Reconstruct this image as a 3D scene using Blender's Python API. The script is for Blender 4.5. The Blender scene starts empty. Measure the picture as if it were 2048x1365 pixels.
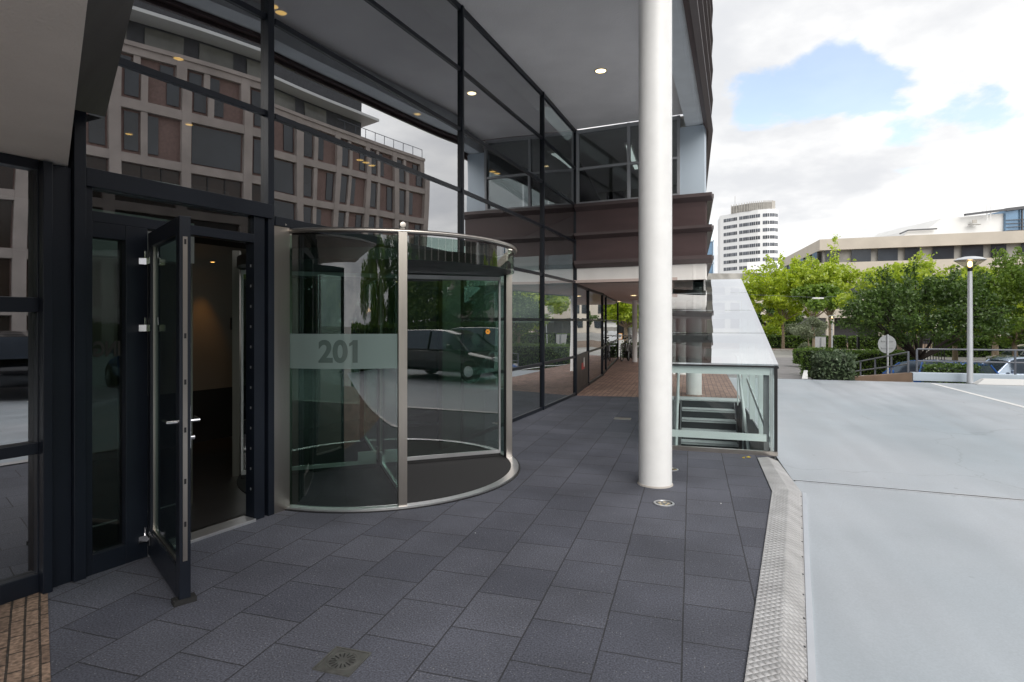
import bpy, bmesh, math, random
import numpy as np
from mathutils import Vector, Matrix
random.seed(7); RNG = np.random.default_rng(7)
SC = bpy.context.scene
COL = SC.collection
R = math.radians
F = 1171.0; CU = 1024.0; CV = 643.0; EYE = 1.65
YAW = R(17.04)
XD = Vector((math.cos(YAW), -math.sin(YAW), 0)); YD = Vector((math.sin(YAW), math.cos(YAW), 0))
UP = Vector((0, 0, 1))
V = lambda *a: Vector(a)

# ------------------------------------------------------------------ materials
def new_mat(name):
    m = bpy.data.materials.new(name); m.use_nodes = True
    nt = m.node_tree; nt.nodes.clear()
    return m, nt.nodes, nt.links
def mat(name, col, rough=0.5, metal=0.0, var=0.12, scale=3.0, bump=0.0, bscale=60.0, spec=0.5, var2=0.0, scale2=0.4, coat=0.0, stretch=None, rvar=.08):
    m, N, L = new_mat(name)
    out = N.new('ShaderNodeOutputMaterial'); p = N.new('ShaderNodeBsdfPrincipled')
    L.new(p.outputs[0], out.inputs[0])
    tc = N.new('ShaderNodeTexCoord'); mp = N.new('ShaderNodeMapping')
    L.new(tc.outputs['Object'], mp.inputs[0])
    if stretch: mp.inputs['Scale'].default_value = stretch
    nz = N.new('ShaderNodeTexNoise'); nz.inputs['Scale'].default_value = scale; nz.inputs['Detail'].default_value = 6
    L.new(mp.outputs[0], nz.inputs['Vector'])
    mr = N.new('ShaderNodeMapRange'); mr.inputs[1].default_value = 0.3; mr.inputs[2].default_value = 0.7
    mr.inputs[3].default_value = 1 - var; mr.inputs[4].default_value = 1 + var
    L.new(nz.outputs['Fac'], mr.inputs[0])
    val = mr.outputs[0]
    if var2:
        n2 = N.new('ShaderNodeTexNoise'); n2.inputs['Scale'].default_value = scale2; n2.inputs['Detail'].default_value = 4
        L.new(tc.outputs['Object'], n2.inputs['Vector'])
        m2 = N.new('ShaderNodeMapRange'); m2.inputs[1].default_value = 0.3; m2.inputs[2].default_value = 0.7
        m2.inputs[3].default_value = 1 - var2; m2.inputs[4].default_value = 1 + var2
        L.new(n2.outputs['Fac'], m2.inputs[0])
        mm = N.new('ShaderNodeMath'); mm.operation = 'MULTIPLY'; L.new(val, mm.inputs[0]); L.new(m2.outputs[0], mm.inputs[1]); val = mm.outputs[0]
    vm = N.new('ShaderNodeVectorMath'); vm.operation = 'SCALE'; vm.inputs[0].default_value = col[:3]
    L.new(val, vm.inputs['Scale']); L.new(vm.outputs[0], p.inputs['Base Color'])
    p.inputs['Roughness'].default_value = rough; p.inputs['Metallic'].default_value = metal
    p.inputs['Specular IOR Level'].default_value = spec; p.inputs['Coat Weight'].default_value = coat
    rr = N.new('ShaderNodeMapRange'); rr.inputs[3].default_value = max(0, rough - rvar); rr.inputs[4].default_value = min(1, rough + rvar)
    L.new(nz.outputs['Fac'], rr.inputs[0]); L.new(rr.outputs[0], p.inputs['Roughness'])
    if bump:
        nb = N.new('ShaderNodeTexNoise'); nb.inputs['Scale'].default_value = bscale; nb.inputs['Detail'].default_value = 3
        L.new(tc.outputs['Object'], nb.inputs['Vector'])
        b = N.new('ShaderNodeBump'); b.inputs['Strength'].default_value = bump; b.inputs['Distance'].default_value = 0.01
        L.new(nb.outputs['Fac'], b.inputs['Height']); L.new(b.outputs[0], p.inputs['Normal'])
    return m
def emis(name, col, s):
    m, N, L = new_mat(name)
    out = N.new('ShaderNodeOutputMaterial'); e = N.new('ShaderNodeEmission')
    e.inputs[0].default_value = (*col, 1); e.inputs[1].default_value = s
    L.new(e.outputs[0], out.inputs[0]); return m
def glass(name, tint=(.8, .85, .83), ior=2.2, wav=0.04, wscale=0.7, add=0.0, rough=0.0):
    m, N, L = new_mat(name)
    out = N.new('ShaderNodeOutputMaterial')
    tr = N.new('ShaderNodeBsdfTransparent'); tr.inputs[0].default_value = (*tint, 1)
    gl = N.new('ShaderNodeBsdfGlossy'); gl.inputs['Roughness'].default_value = rough; gl.inputs[0].default_value = (.97, .98, 1, 1)
    fr = N.new('ShaderNodeFresnel'); fr.inputs[0].default_value = ior
    ad = N.new('ShaderNodeMath'); ad.operation = 'ADD'; ad.inputs[1].default_value = add; ad.use_clamp = True
    L.new(fr.outputs[0], ad.inputs[0])
    geo = N.new('ShaderNodeNewGeometry')
    sb = N.new('ShaderNodeMath'); sb.operation = 'SUBTRACT'; sb.inputs[0].default_value = 1.0; L.new(geo.outputs['Backfacing'], sb.inputs[1])
    ml = N.new('ShaderNodeMath'); ml.operation = 'MULTIPLY'; L.new(ad.outputs[0], ml.inputs[0]); L.new(sb.outputs[0], ml.inputs[1])
    mx = N.new('ShaderNodeMixShader'); L.new(ml.outputs[0], mx.inputs[0]); L.new(tr.outputs[0], mx.inputs[1]); L.new(gl.outputs[0], mx.inputs[2])
    L.new(mx.outputs[0], out.inputs[0])
    if wav:
        tc = N.new('ShaderNodeTexCoord'); oi = N.new('ShaderNodeObjectInfo')
        va = N.new('ShaderNodeVectorMath'); va.operation = 'ADD'
        sc = N.new('ShaderNodeVectorMath'); sc.operation = 'SCALE'; sc.inputs[0].default_value = (37, 11, 23); L.new(oi.outputs['Random'], sc.inputs['Scale'])
        L.new(tc.outputs['Object'], va.inputs[0]); L.new(sc.outputs[0], va.inputs[1])
        nz = N.new('ShaderNodeTexNoise'); nz.inputs['Scale'].default_value = wscale; nz.inputs['Detail'].default_value = 0
        L.new(va.outputs[0], nz.inputs['Vector'])
        b = N.new('ShaderNodeBump'); b.inputs['Strength'].default_value = 1.0; b.inputs['Distance'].default_value = wav
        L.new(nz.outputs['Fac'], b.inputs['Height']); L.new(b.outputs[0], gl.inputs['Normal'])
    return m
def leafmat(name, col, col2, trans=0.45):
    m, N, L = new_mat(name)
    out = N.new('ShaderNodeOutputMaterial'); geo = N.new('ShaderNodeNewGeometry')
    tc = N.new('ShaderNodeTexCoord'); nz = N.new('ShaderNodeTexNoise'); nz.inputs['Scale'].default_value = .8
    L.new(tc.outputs['Object'], nz.inputs['Vector'])
    av = N.new('ShaderNodeMath'); av.operation = 'ADD'; L.new(geo.outputs['Random Per Island'], av.inputs[0]); L.new(nz.outputs['Fac'], av.inputs[1])
    mr = N.new('ShaderNodeMapRange'); mr.inputs[1].default_value = .3; mr.inputs[2].default_value = 1.5; L.new(av.outputs[0], mr.inputs[0])
    mx = N.new('ShaderNodeMix'); mx.data_type = 'RGBA'; mx.inputs['A'].default_value = (*col, 1); mx.inputs['B'].default_value = (*col2, 1)
    L.new(mr.outputs[0], mx.inputs['Factor'])
    d = N.new('ShaderNodeBsdfDiffuse'); t = N.new('ShaderNodeBsdfTranslucent'); g = N.new('ShaderNodeBsdfGlossy'); g.inputs['Roughness'].default_value = .4
    L.new(mx.outputs['Result'], d.inputs[0]); L.new(mx.outputs['Result'], t.inputs[0])
    s = N.new('ShaderNodeMixShader'); s.inputs[0].default_value = trans; L.new(d.outputs[0], s.inputs[1]); L.new(t.outputs[0], s.inputs[2])
    s2 = N.new('ShaderNodeMixShader'); s2.inputs[0].default_value = .05; L.new(s.outputs[0], s2.inputs[1]); L.new(g.outputs[0], s2.inputs[2])
    L.new(s2.outputs[0], out.inputs[0]); return m
def paver(name, c1, c2, cm, bw, rh, mortar, off=0.5, rough=.75, bump=.5, loc=(0, 0, 0), swap=True, speck=.5, bias=0.0, spscale=260, stain=.16):
    """rectangular units; swap=True lays rows along the local Y axis"""
    m, N, L = new_mat(name)
    out = N.new('ShaderNodeOutputMaterial'); p = N.new('ShaderNodeBsdfPrincipled'); L.new(p.outputs[0], out.inputs[0])
    tc = N.new('ShaderNodeTexCoord'); sx = N.new('ShaderNodeSeparateXYZ'); cx = N.new('ShaderNodeCombineXYZ')
    L.new(tc.outputs['Object'], sx.inputs[0])
    L.new(sx.outputs[1 if swap else 0], cx.inputs[0]); L.new(sx.outputs[0 if swap else 1], cx.inputs[1])
    ad = N.new('ShaderNodeVectorMath'); ad.inputs[1].default_value = loc; L.new(cx.outputs[0], ad.inputs[0])
    # a little wobble so the joints are not ruler-straight
    wn = N.new('ShaderNodeTexNoise'); wn.inputs['Scale'].default_value = 2.2; L.new(tc.outputs['Object'], wn.inputs['Vector'])
    wv = N.new('ShaderNodeVectorMath'); wv.operation = 'MULTIPLY_ADD'; wv.inputs[1].default_value = (.012, .012, 0); L.new(wn.outputs['Color'], wv.inputs[0]); L.new(ad.outputs[0], wv.inputs[2])
    br = N.new('ShaderNodeTexBrick'); L.new(wv.outputs[0], br.inputs['Vector'])
    br.offset = off; br.inputs['Scale'].default_value = 1
    br.inputs['Color1'].default_value = (*c1, 1); br.inputs['Color2'].default_value = (*c2, 1); br.inputs['Mortar'].default_value = (*cm, 1)
    br.inputs['Brick Width'].default_value = bw; br.inputs['Row Height'].default_value = rh
    br.inputs['Mortar Size'].default_value = mortar; br.inputs['Mortar Smooth'].default_value = .3; br.inputs['Bias'].default_value = bias
    sp = N.new('ShaderNodeTexNoise'); sp.inputs['Scale'].default_value = spscale; sp.inputs['Detail'].default_value = 2; L.new(tc.outputs['Object'], sp.inputs['Vector'])
    mr = N.new('ShaderNodeMapRange'); mr.inputs[1].default_value = .3; mr.inputs[2].default_value = .75; mr.inputs[3].default_value = 1 - speck; mr.inputs[4].default_value = 1 + speck
    L.new(sp.outputs['Fac'], mr.inputs[0])
    st = N.new('ShaderNodeTexNoise'); st.inputs['Scale'].default_value = 1.3; st.inputs['Detail'].default_value = 5; L.new(tc.outputs['Object'], st.inputs['Vector'])
    ms = N.new('ShaderNodeMapRange'); ms.inputs[1].default_value = .3; ms.inputs[2].default_value = .7; ms.inputs[3].default_value = 1 - stain; ms.inputs[4].default_value = 1 + stain
    L.new(st.outputs['Fac'], ms.inputs[0])
    mu = N.new('ShaderNodeMath'); mu.operation = 'MULTIPLY'; L.new(mr.outputs[0], mu.inputs[0]); L.new(ms.outputs[0], mu.inputs[1])
    vs = N.new('ShaderNodeVectorMath'); vs.operation = 'SCALE'; L.new(br.outputs['Color'], vs.inputs[0]); L.new(mu.outputs[0], vs.inputs['Scale'])
    vo = N.new('ShaderNodeTexVoronoi'); vo.inputs['Scale'].default_value = 48; L.new(tc.outputs['Object'], vo.inputs['Vector'])
    fk = N.new('ShaderNodeMapRange'); fk.inputs[1].default_value = .10; fk.inputs[2].default_value = .17; fk.inputs[3].default_value = 1; fk.inputs[4].default_value = 0; L.new(vo.outputs['Distance'], fk.inputs[0])
    sc2 = N.new('ShaderNodeSeparateColor'); L.new(vo.outputs['Color'], sc2.inputs[0])
    gt = N.new('ShaderNodeMath'); gt.operation = 'GREATER_THAN'; gt.inputs[1].default_value = .72; L.new(sc2.outputs[0], gt.inputs[0])
    fm2 = N.new('ShaderNodeMath'); fm2.operation = 'MULTIPLY'; L.new(fk.outputs[0], fm2.inputs[0]); L.new(gt.outputs[0], fm2.inputs[1])
    fm3 = N.new('ShaderNodeMath'); fm3.operation = 'MULTIPLY'; fm3.inputs[1].default_value = .55; L.new(fm2.outputs[0], fm3.inputs[0])
    mxf = N.new('ShaderNodeMix'); mxf.data_type = 'RGBA'; mxf.inputs['B'].default_value = (.38, .37, .36, 1); L.new(fm3.outputs[0], mxf.inputs['Factor']); L.new(vs.outputs[0], mxf.inputs['A'])
    L.new(mxf.outputs['Result'], p.inputs['Base Color'])
    p.inputs['Roughness'].default_value = rough
    hs = N.new('ShaderNodeMath'); hs.operation = 'MULTIPLY_ADD'; hs.inputs[1].default_value = -.25; L.new(br.outputs['Fac'], hs.inputs[0]); 
    s3 = N.new('ShaderNodeMath'); s3.operation = 'MULTIPLY'; s3.inputs[1].default_value = .12; L.new(sp.outputs['Fac'], s3.inputs[0]); L.new(s3.outputs[0], hs.inputs[2])
    b = N.new('ShaderNodeBump'); b.inputs['Strength'].default_value = bump; b.inputs['Distance'].default_value = .02
    L.new(hs.outputs[0], b.inputs['Height']); L.new(b.outputs[0], p.inputs['Normal'])
    return m

M = {}
M['frame'] = mat('dark_blue_frame', (.007, .010, .017), .38, var=.15, scale=2, spec=.4)
M['black'] = mat('black_metal', (.012, .012, .014), .4)
M['beam'] = mat('dark_brown_beam', (.014, .011, .010), .5, var=.2)
M['steel'] = mat('brushed_steel', (.46, .425, .39), .30, 1.0, var=.025, scale=4, stretch=(12, 12, .6), rvar=.025)
M['silver'] = mat('silver_aluminium', (.62, .63, .65), .34, .85, var=.08)
M['chrome'] = mat('chrome', (.8, .8, .82), .14, 1.0, var=.05)
M['soffit'] = mat('stucco_soffit', (.74, .72, .73), .9, var=.05, scale=1.5, bump=.5, bscale=45, var2=.08, scale2=.35)
M['canopy'] = mat('grey_canopy_panel', (.68, .64, .60), .85, var=.05, bump=.5, bscale=70, var2=.06)
M['beampale'] = mat('pale_edge_beam', (.62, .65, .68), .7, var=.06, bump=.15, bscale=50)
M['brown'] = mat('brown_metal_cladding', (.075, .046, .046), .42, var=.12, scale=1.2, stretch=(1, 1, 4), var2=.1)
M['fin'] = mat('brown_metal_fin', (.085, .062, .062), .4, var=.12, scale=1.6)
M['white'] = mat('white_paint', (.86, .86, .855), .38, var=.03, scale=7, var2=.04, scale2=.9, bump=.04, bscale=25)
M['fascia'] = mat('white_fascia', (.80, .77, .74), .6, var=.04)
M['passage'] = mat('passage_soffit', (.55, .44, .40), .85, var=.06)
M['pier'] = mat('pale_blue_panel', (.50, .58, .66), .45, var=.05, scale=.8)
M['winframe'] = mat('grey_window_frame', (.34, .35, .37), .4, var=.06)
M['glass'] = glass('facade_glass', (.36, .40, .40), 2.7, wav=.011, wscale=.55, add=.24)
M['glassdoor'] = glass('door_glass', (.55, .66, .62), 1.9, wav=.002)
M['drumglass'] = glass('revolving_door_glass', (.66, .76, .72), 2.3, wav=.0)
M['wingglass'] = glass('upper_window_glass', (.70, .73, .73), 2.2, wav=.006)
M['clear'] = glass('clear_green_glass', (.955, .982, .975), 1.5, wav=.0)
M['roofglass'] = glass('roof_glass', (.80, .86, .85), 3.0, wav=.012, wscale=1.1, add=.46)
M['farglass'] = mat('far_window_glass', (.03, .036, .045), .12, var=.5, scale=.25, spec=.8)
M['brownglass'] = mat('brown_glazing', (.035, .022, .016), .2, var=.3, scale=.5)
M['pentglass'] = mat('penthouse_glass', (.20, .20, .18), .15, var=.4, scale=.4)
M['towerglass'] = mat('tower_window_glass', (.085, .095, .115), .2, var=.55, scale=.3)
M['blueglass'] = mat('far_blue_glass', (.16, .26, .38), .12, .3, var=.25, scale=.3)
M['conc'] = mat('concrete', (.42, .40, .37), .85, var=.1, bump=.2, bscale=30)
M['beige'] = mat('beige_concrete', (.56, .51, .44), .85, var=.07, scale=.5, var2=.05, scale2=.08)
M['offwhite'] = mat('offwhite_render', (.70, .70, .69), .8, var=.04, scale=.3)
M['towerwhite'] = mat('white_tower_panel', (.78, .79, .80), .55, var=.03, scale=.1)
M['darkroof'] = mat('dark_roof_cladding', (.06, .062, .07), .5, var=.2)
M['screen'] = mat('grey_roof_screen', (.30, .29, .27), .6, var=.3, scale=.6)
M['brick_opp'] = mat('brown_brick', (.23, .155, .14), .85, var=.15, scale=6, var2=.1, scale2=.3)
M['conc_opp'] = mat('pale_concrete_grid', (.43, .375, .35), .85, var=.14, scale=.8)
M['asphalt'] = mat('road_asphalt', (.22, .21, .21), .9, var=.15, scale=2, bump=.3, bscale=120)
M['ground'] = mat('ground_paving', (.30, .29, .27), .9, var=.18, scale=.3)
M['soil'] = mat('soil', (.20, .14, .10), .95, var=.25, scale=2)
M['whiteline'] = mat('white_line_paint', (.78, .78, .77), .6, var=.08, scale=14)
M['kerb'] = mat('kerb_concrete', (.48, .45, .42), .85, var=.12, scale=4)
M['rail'] = mat('grey_rail_paint', (.11, .12, .145), .4, var=.08)
M['pole'] = mat('galvanised_pole', (.64, .66, .69), .4, .35, var=.06)
M['signback'] = mat('sign_back', (.40, .42, .43), .5, .3, var=.05)
M['lampglass'] = glass('lamp_glass', (.60, .60, .54), 1.6, wav=0)
M['bulb'] = emis('warm_bulb', (1.0, .62, .28), 5.0)
M['downlight'] = emis('warm_downlight', (1.0, .80, .42), 3.2)
M['amber'] = emis('amber_downlight', (1.0, .50, .12), 4.0)
M['tube'] = emis('cool_tube', (.85, .95, .90), .55)
M['yellowglow'] = emis('yellow_reflection_glow', (.75, .72, .06), .8)  # emission standing in for a street lamp's reflection
M['bark'] = mat('bark', (.10, .075, .055), .9, var=.3, scale=8, bump=.6, bscale=25)
M['barkdark'] = mat('dark_bark', (.028, .022, .018), .9, var=.3, scale=8)
M['barkpale'] = mat('pale_bark', (.26, .20, .14), .9, var=.3, scale=8)
M['leafbright'] = leafmat('bright_leaves', (.24, .36, .02), (.58, .68, .05), .5)
M['leafyellow'] = leafmat('yellow_green_leaves', (.24, .36, .025), (.56, .66, .07), .5)
M['leafdark'] = leafmat('dark_leaves', (.032, .075, .018), (.12, .205, .036), .3)
M['leafmid'] = leafmat('mid_leaves', (.08, .16, .022), (.24, .36, .045), .4)
M['leafolive'] = leafmat('olive_leaves', (.13, .16, .09), (.27, .31, .19), .3)
M['leafivy'] = leafmat('ivy_leaves', (.025, .055, .025), (.16, .22, .12), .2)
M['hedge'] = leafmat('hedge_leaves', (.05, .11, .018), (.16, .26, .035), .3)
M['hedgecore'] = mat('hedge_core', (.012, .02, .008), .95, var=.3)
M['rubber'] = mat('rubber', (.015, .015, .016), .8)
M['carglass'] = mat('car_glass', (.09, .12, .16), .05, .55, var=.1, spec=.9)
M['carblue'] = mat('blue_car_paint', (.02, .10, .36), .25, var=.03, coat=.8)
M['carsilver'] = mat('silver_blue_car_paint', (.42, .52, .70), .25, .4, var=.03, coat=.8)
M['cargrey'] = mat('grey_car_paint', (.26, .30, .29), .28, .5, var=.03, coat=.8)
M['cardark'] = mat('dark_car_paint', (.012, .014, .02), .2, .3, var=.03, coat=.8)
M['carlamp'] = mat('car_lamp', (.7, .7, .72), .12)
M['redlamp'] = mat('tail_lamp', (.4, .02, .02), .2)
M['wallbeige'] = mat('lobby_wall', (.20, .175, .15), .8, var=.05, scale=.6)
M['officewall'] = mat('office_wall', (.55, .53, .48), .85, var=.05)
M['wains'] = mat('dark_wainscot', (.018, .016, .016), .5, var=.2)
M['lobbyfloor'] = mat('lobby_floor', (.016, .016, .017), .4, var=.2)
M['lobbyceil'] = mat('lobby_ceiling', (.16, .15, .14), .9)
M['desk'] = mat('dark_desk', (.02, .018, .018), .4)
M['wood'] = mat('brown_wood', (.12, .065, .035), .55, var=.3, scale=3, stretch=(1, 1, 8))
M['tread'] = mat('grey_stair_tread', (.52, .56, .57), .7, var=.10, scale=9, bump=.3, bscale=120)
M['riser'] = mat('dark_riser', (.025, .03, .033), .7)
M['teal'] = mat('pale_teal_steel', (.62, .68, .68), .4, .1, var=.04)
M['pitwall'] = mat('stairwell_wall', (.16, .17, .18), .8, var=.2)
M['brass'] = mat('dull_brass_grate', (.135, .135, .128), .45, .5, var=.2, scale=20)
M['yellow'] = mat('yellow_leaf', (.55, .42, .03), .7)
M['paper'] = mat('white_paper', (.75, .76, .74), .7)
M['green'] = mat('green_sign', (.02, .22, .14), .5)
M['orange'] = mat('orange_sticker', (.75, .30, .02), .5)
M['red'] = mat('red_sign', (.45, .05, .05), .5)
M['redwhite'] = mat('red_kerb_paint', (.40, .14, .11), .8)

# painted parking deck: worn pale blue-grey coat with sweeping tyre streaks
def deck_mat():
    m, N, L = new_mat('painted_deck')
    out = N.new('ShaderNodeOutputMaterial'); p = N.new('ShaderNodeBsdfPrincipled'); L.new(p.outputs[0], out.inputs[0])
    tc = N.new('ShaderNodeTexCoord')
    def nz(scale, detail, mapping=None, rot=0):
        n = N.new('ShaderNodeTexNoise'); n.inputs['Scale'].default_value = scale; n.inputs['Detail'].default_value = detail
        mp = N.new('ShaderNodeMapping'); L.new(tc.outputs['Object'], mp.inputs[0])
        if mapping: mp.inputs['Scale'].default_value = mapping
        mp.inputs['Rotation'].default_value = (0, 0, rot)
        L.new(mp.outputs[0], n.inputs['Vector']); return n
    a = nz(.35, 4, (1, .35, 1), .15); b = nz(1.6, 6, (2.2, .25, 1), -.12); c = nz(90, 2); d = nz(.9, 5)
    r = N.new('ShaderNodeValToRGB'); r.color_ramp.elements[0].position = .3; r.color_ramp.elements[1].position = .72
    r.color_ramp.elements[0].color = (.33, .385, .43, 1); r.color_ramp.elements[1].color = (.50, .515, .55, 1)
    L.new(a.outputs['Fac'], r.inputs[0])
    def rng(n, lo, hi, f0=.3, f1=.7):
        q = N.new('ShaderNodeMapRange'); q.inputs[1].default_value = f0; q.inputs[2].default_value = f1; q.inputs[3].default_value = lo; q.inputs[4].default_value = hi
        L.new(n.outputs['Fac'], q.inputs[0]); return q
    k = None
    for q in (rng(b, .89, 1.06), rng(c, .94, 1.05), rng(d, .93, 1.05)):
        if k is None: k = q.outputs[0]
        else:
            t = N.new('ShaderNodeMath'); t.operation = 'MULTIPLY'; L.new(k, t.inputs[0]); L.new(q.outputs[0], t.inputs[1]); k = t.outputs[0]
    # hairline cracks in the coating and a few grey drip spots
    wv = N.new('ShaderNodeTexNoise'); wv.inputs['Scale'].default_value = 1.1; wv.inputs['Detail'].default_value = 6; L.new(tc.outputs['Object'], wv.inputs['Vector'])
    wa_ = N.new('ShaderNodeVectorMath'); wa_.operation = 'MULTIPLY_ADD'; wa_.inputs[1].default_value = (1.2, 1.2, 0); L.new(wv.outputs['Color'], wa_.inputs[0]); L.new(tc.outputs['Object'], wa_.inputs[2])
    def vor(feature, scale, src):
        v_ = N.new('ShaderNodeTexVoronoi'); v_.feature = feature; v_.inputs['Scale'].default_value = scale; L.new(src, v_.inputs['Vector']); return v_
    ck = vor('DISTANCE_TO_EDGE', .21, wa_.outputs[0]); cm_ = N.new('ShaderNodeMapRange'); cm_.inputs[1].default_value = 0; cm_.inputs[2].default_value = .0035; cm_.inputs[3].default_value = .82; cm_.inputs[4].default_value = 1; L.new(ck.outputs['Distance'], cm_.inputs[0])
    sv = vor('F1', 1.7, tc.outputs['Object']); sm = N.new('ShaderNodeMapRange'); sm.inputs[1].default_value = .018; sm.inputs[2].default_value = .05; sm.inputs[3].default_value = .72; sm.inputs[4].default_value = 1; L.new(sv.outputs['Distance'], sm.inputs[0])
    for x in (cm_.outputs[0], sm.outputs[0]):
        t = N.new('ShaderNodeMath'); t.operation = 'MULTIPLY'; L.new(k, t.inputs[0]); L.new(x, t.inputs[1]); k = t.outputs[0]
    s = N.new('ShaderNodeVectorMath'); s.operation = 'SCALE'; L.new(r.outputs[0], s.inputs[0]); L.new(k, s.inputs['Scale']); L.new(s.outputs[0], p.inputs['Base Color'])
    q = rng(b, .38, .6); L.new(q.outputs[0], p.inputs['Roughness'])
    bp = N.new('ShaderNodeBump'); bp.inputs['Strength'].default_value = .12; bp.inputs['Distance'].default_value = .004; L.new(c.outputs['Fac'], bp.inputs['Height']); L.new(bp.outputs[0], p.inputs['Normal'])
    return m
M['deck'] = deck_mat()
M['paving'] = paver('dark_paving_tiles', (.070, .074, .096), (.094, .098, .122), (.031, .031, .037), .42, .40, .005, loc=(-2.73 + .42, .039 + .4, 0), speck=.52, spscale=105, stain=.24)
M['brickfar'] = paver('brown_brick_paving', (.24, .15, .12), (.34, .215, .17), (.07, .055, .045), .21, .105, .006, loc=(0, 0, 0), spscale=60)
M['bricknear'] = paver('worn_brick_paving', (.17, .115, .085), (.29, .20, .145), (.045, .035, .028), .20, .062, .006, loc=(0, 0, 0), bump=.9, spscale=45, stain=.3, rough=.85)
def checker_plate():
    m, N, L = new_mat('checker_plate')
    out = N.new('ShaderNodeOutputMaterial'); p = N.new('ShaderNodeBsdfPrincipled'); L.new(p.outputs[0], out.inputs[0])
    tc = N.new('ShaderNodeTexCoord')
    mp = N.new('ShaderNodeMapping'); mp.inputs['Scale'].default_value = (1, 1, 1); L.new(tc.outputs['Object'], mp.inputs[0])
    sx = N.new('ShaderNodeSeparateXYZ'); L.new(mp.outputs[0], sx.inputs[0])
    def mth(op, a, b=None):
        n = N.new('ShaderNodeMath'); n.operation = op
        for i, x in enumerate((a, b)):
            if x is None: continue
            if isinstance(x, (int, float)): n.inputs[i].default_value = x
            else: L.new(x, n.inputs[i])
        return n.outputs[0]
    K = 2 * math.pi / .052
    sA = mth('SINE', mth('MULTIPLY', mth('ADD', sx.outputs[0], sx.outputs[1]), K * .5))
    sB = mth('SINE', mth('MULTIPLY', mth('SUBTRACT', sx.outputs[0], sx.outputs[1]), K * .5))
    h = mth('ABSOLUTE', mth('MULTIPLY', sA, sB))
    h = mth('POWER', h, .6)
    b = N.new('ShaderNodeBump'); b.inputs['Strength'].default_value = .9; b.inputs['Distance'].default_value = .006
    L.new(h, b.inputs['Height']); L.new(b.outputs[0], p.inputs['Normal'])
    nz = N.new('ShaderNodeTexNoise'); nz.inputs['Scale'].default_value = 5; nz.inputs['Detail'].default_value = 6; L.new(tc.outputs['Object'], nz.inputs['Vector'])
    r = N.new('ShaderNodeValToRGB'); r.color_ramp.elements[0].color = (.42, .41, .41, 1); r.color_ramp.elements[1].color = (.60, .59, .59, 1)
    r.color_ramp.elements[0].position = .3; r.color_ramp.elements[1].position = .7
    L.new(nz.outputs['Fac'], r.inputs[0]); L.new(r.outputs[0], p.inputs['Base Color'])
    p.inputs['Metallic'].default_value = .55; p.inputs['Roughness'].default_value = .42
    return m
M['plate'] = checker_plate()
def frosted():
    m, N, L = new_mat('frosted_film')
    out = N.new('ShaderNodeOutputMaterial')
    d = N.new('ShaderNodeBsdfDiffuse'); d.inputs[0].default_value = (.36, .46, .45, 1)
    t = N.new('ShaderNodeBsdfTranslucent'); t.inputs[0].default_value = (.40, .5, .49, 1)
    g = N.new('ShaderNodeBsdfGlossy'); g.inputs['Roughness'].default_value = .05
    tr = N.new('ShaderNodeBsdfTransparent'); tr.inputs[0].default_value = (.6, .68, .66, 1)
    a = N.new('ShaderNodeMixShader'); a.inputs[0].default_value = .3; L.new(d.outputs[0], a.inputs[1]); L.new(t.outputs[0], a.inputs[2])
    b = N.new('ShaderNodeMixShader'); b.inputs[0].default_value = .5; L.new(a.outputs[0], b.inputs[1]); L.new(tr.outputs[0], b.inputs[2])
    f = N.new('ShaderNodeFresnel'); f.inputs[0].default_value = 1.5
    c = N.new('ShaderNodeMixShader'); L.new(f.outputs[0], c.inputs[0]); L.new(b.outputs[0], c.inputs[1]); L.new(g.outputs[0], c.inputs[2])
    L.new(c.outputs[0], out.inputs[0]); return m
M['frosted'] = frosted()
M['numeral'] = mat('clear_cut_numeral', (.06, .085, .08), .2)
M['letter'] = mat('dark_cut_letter', (.02, .018, .016), .3)

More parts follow.
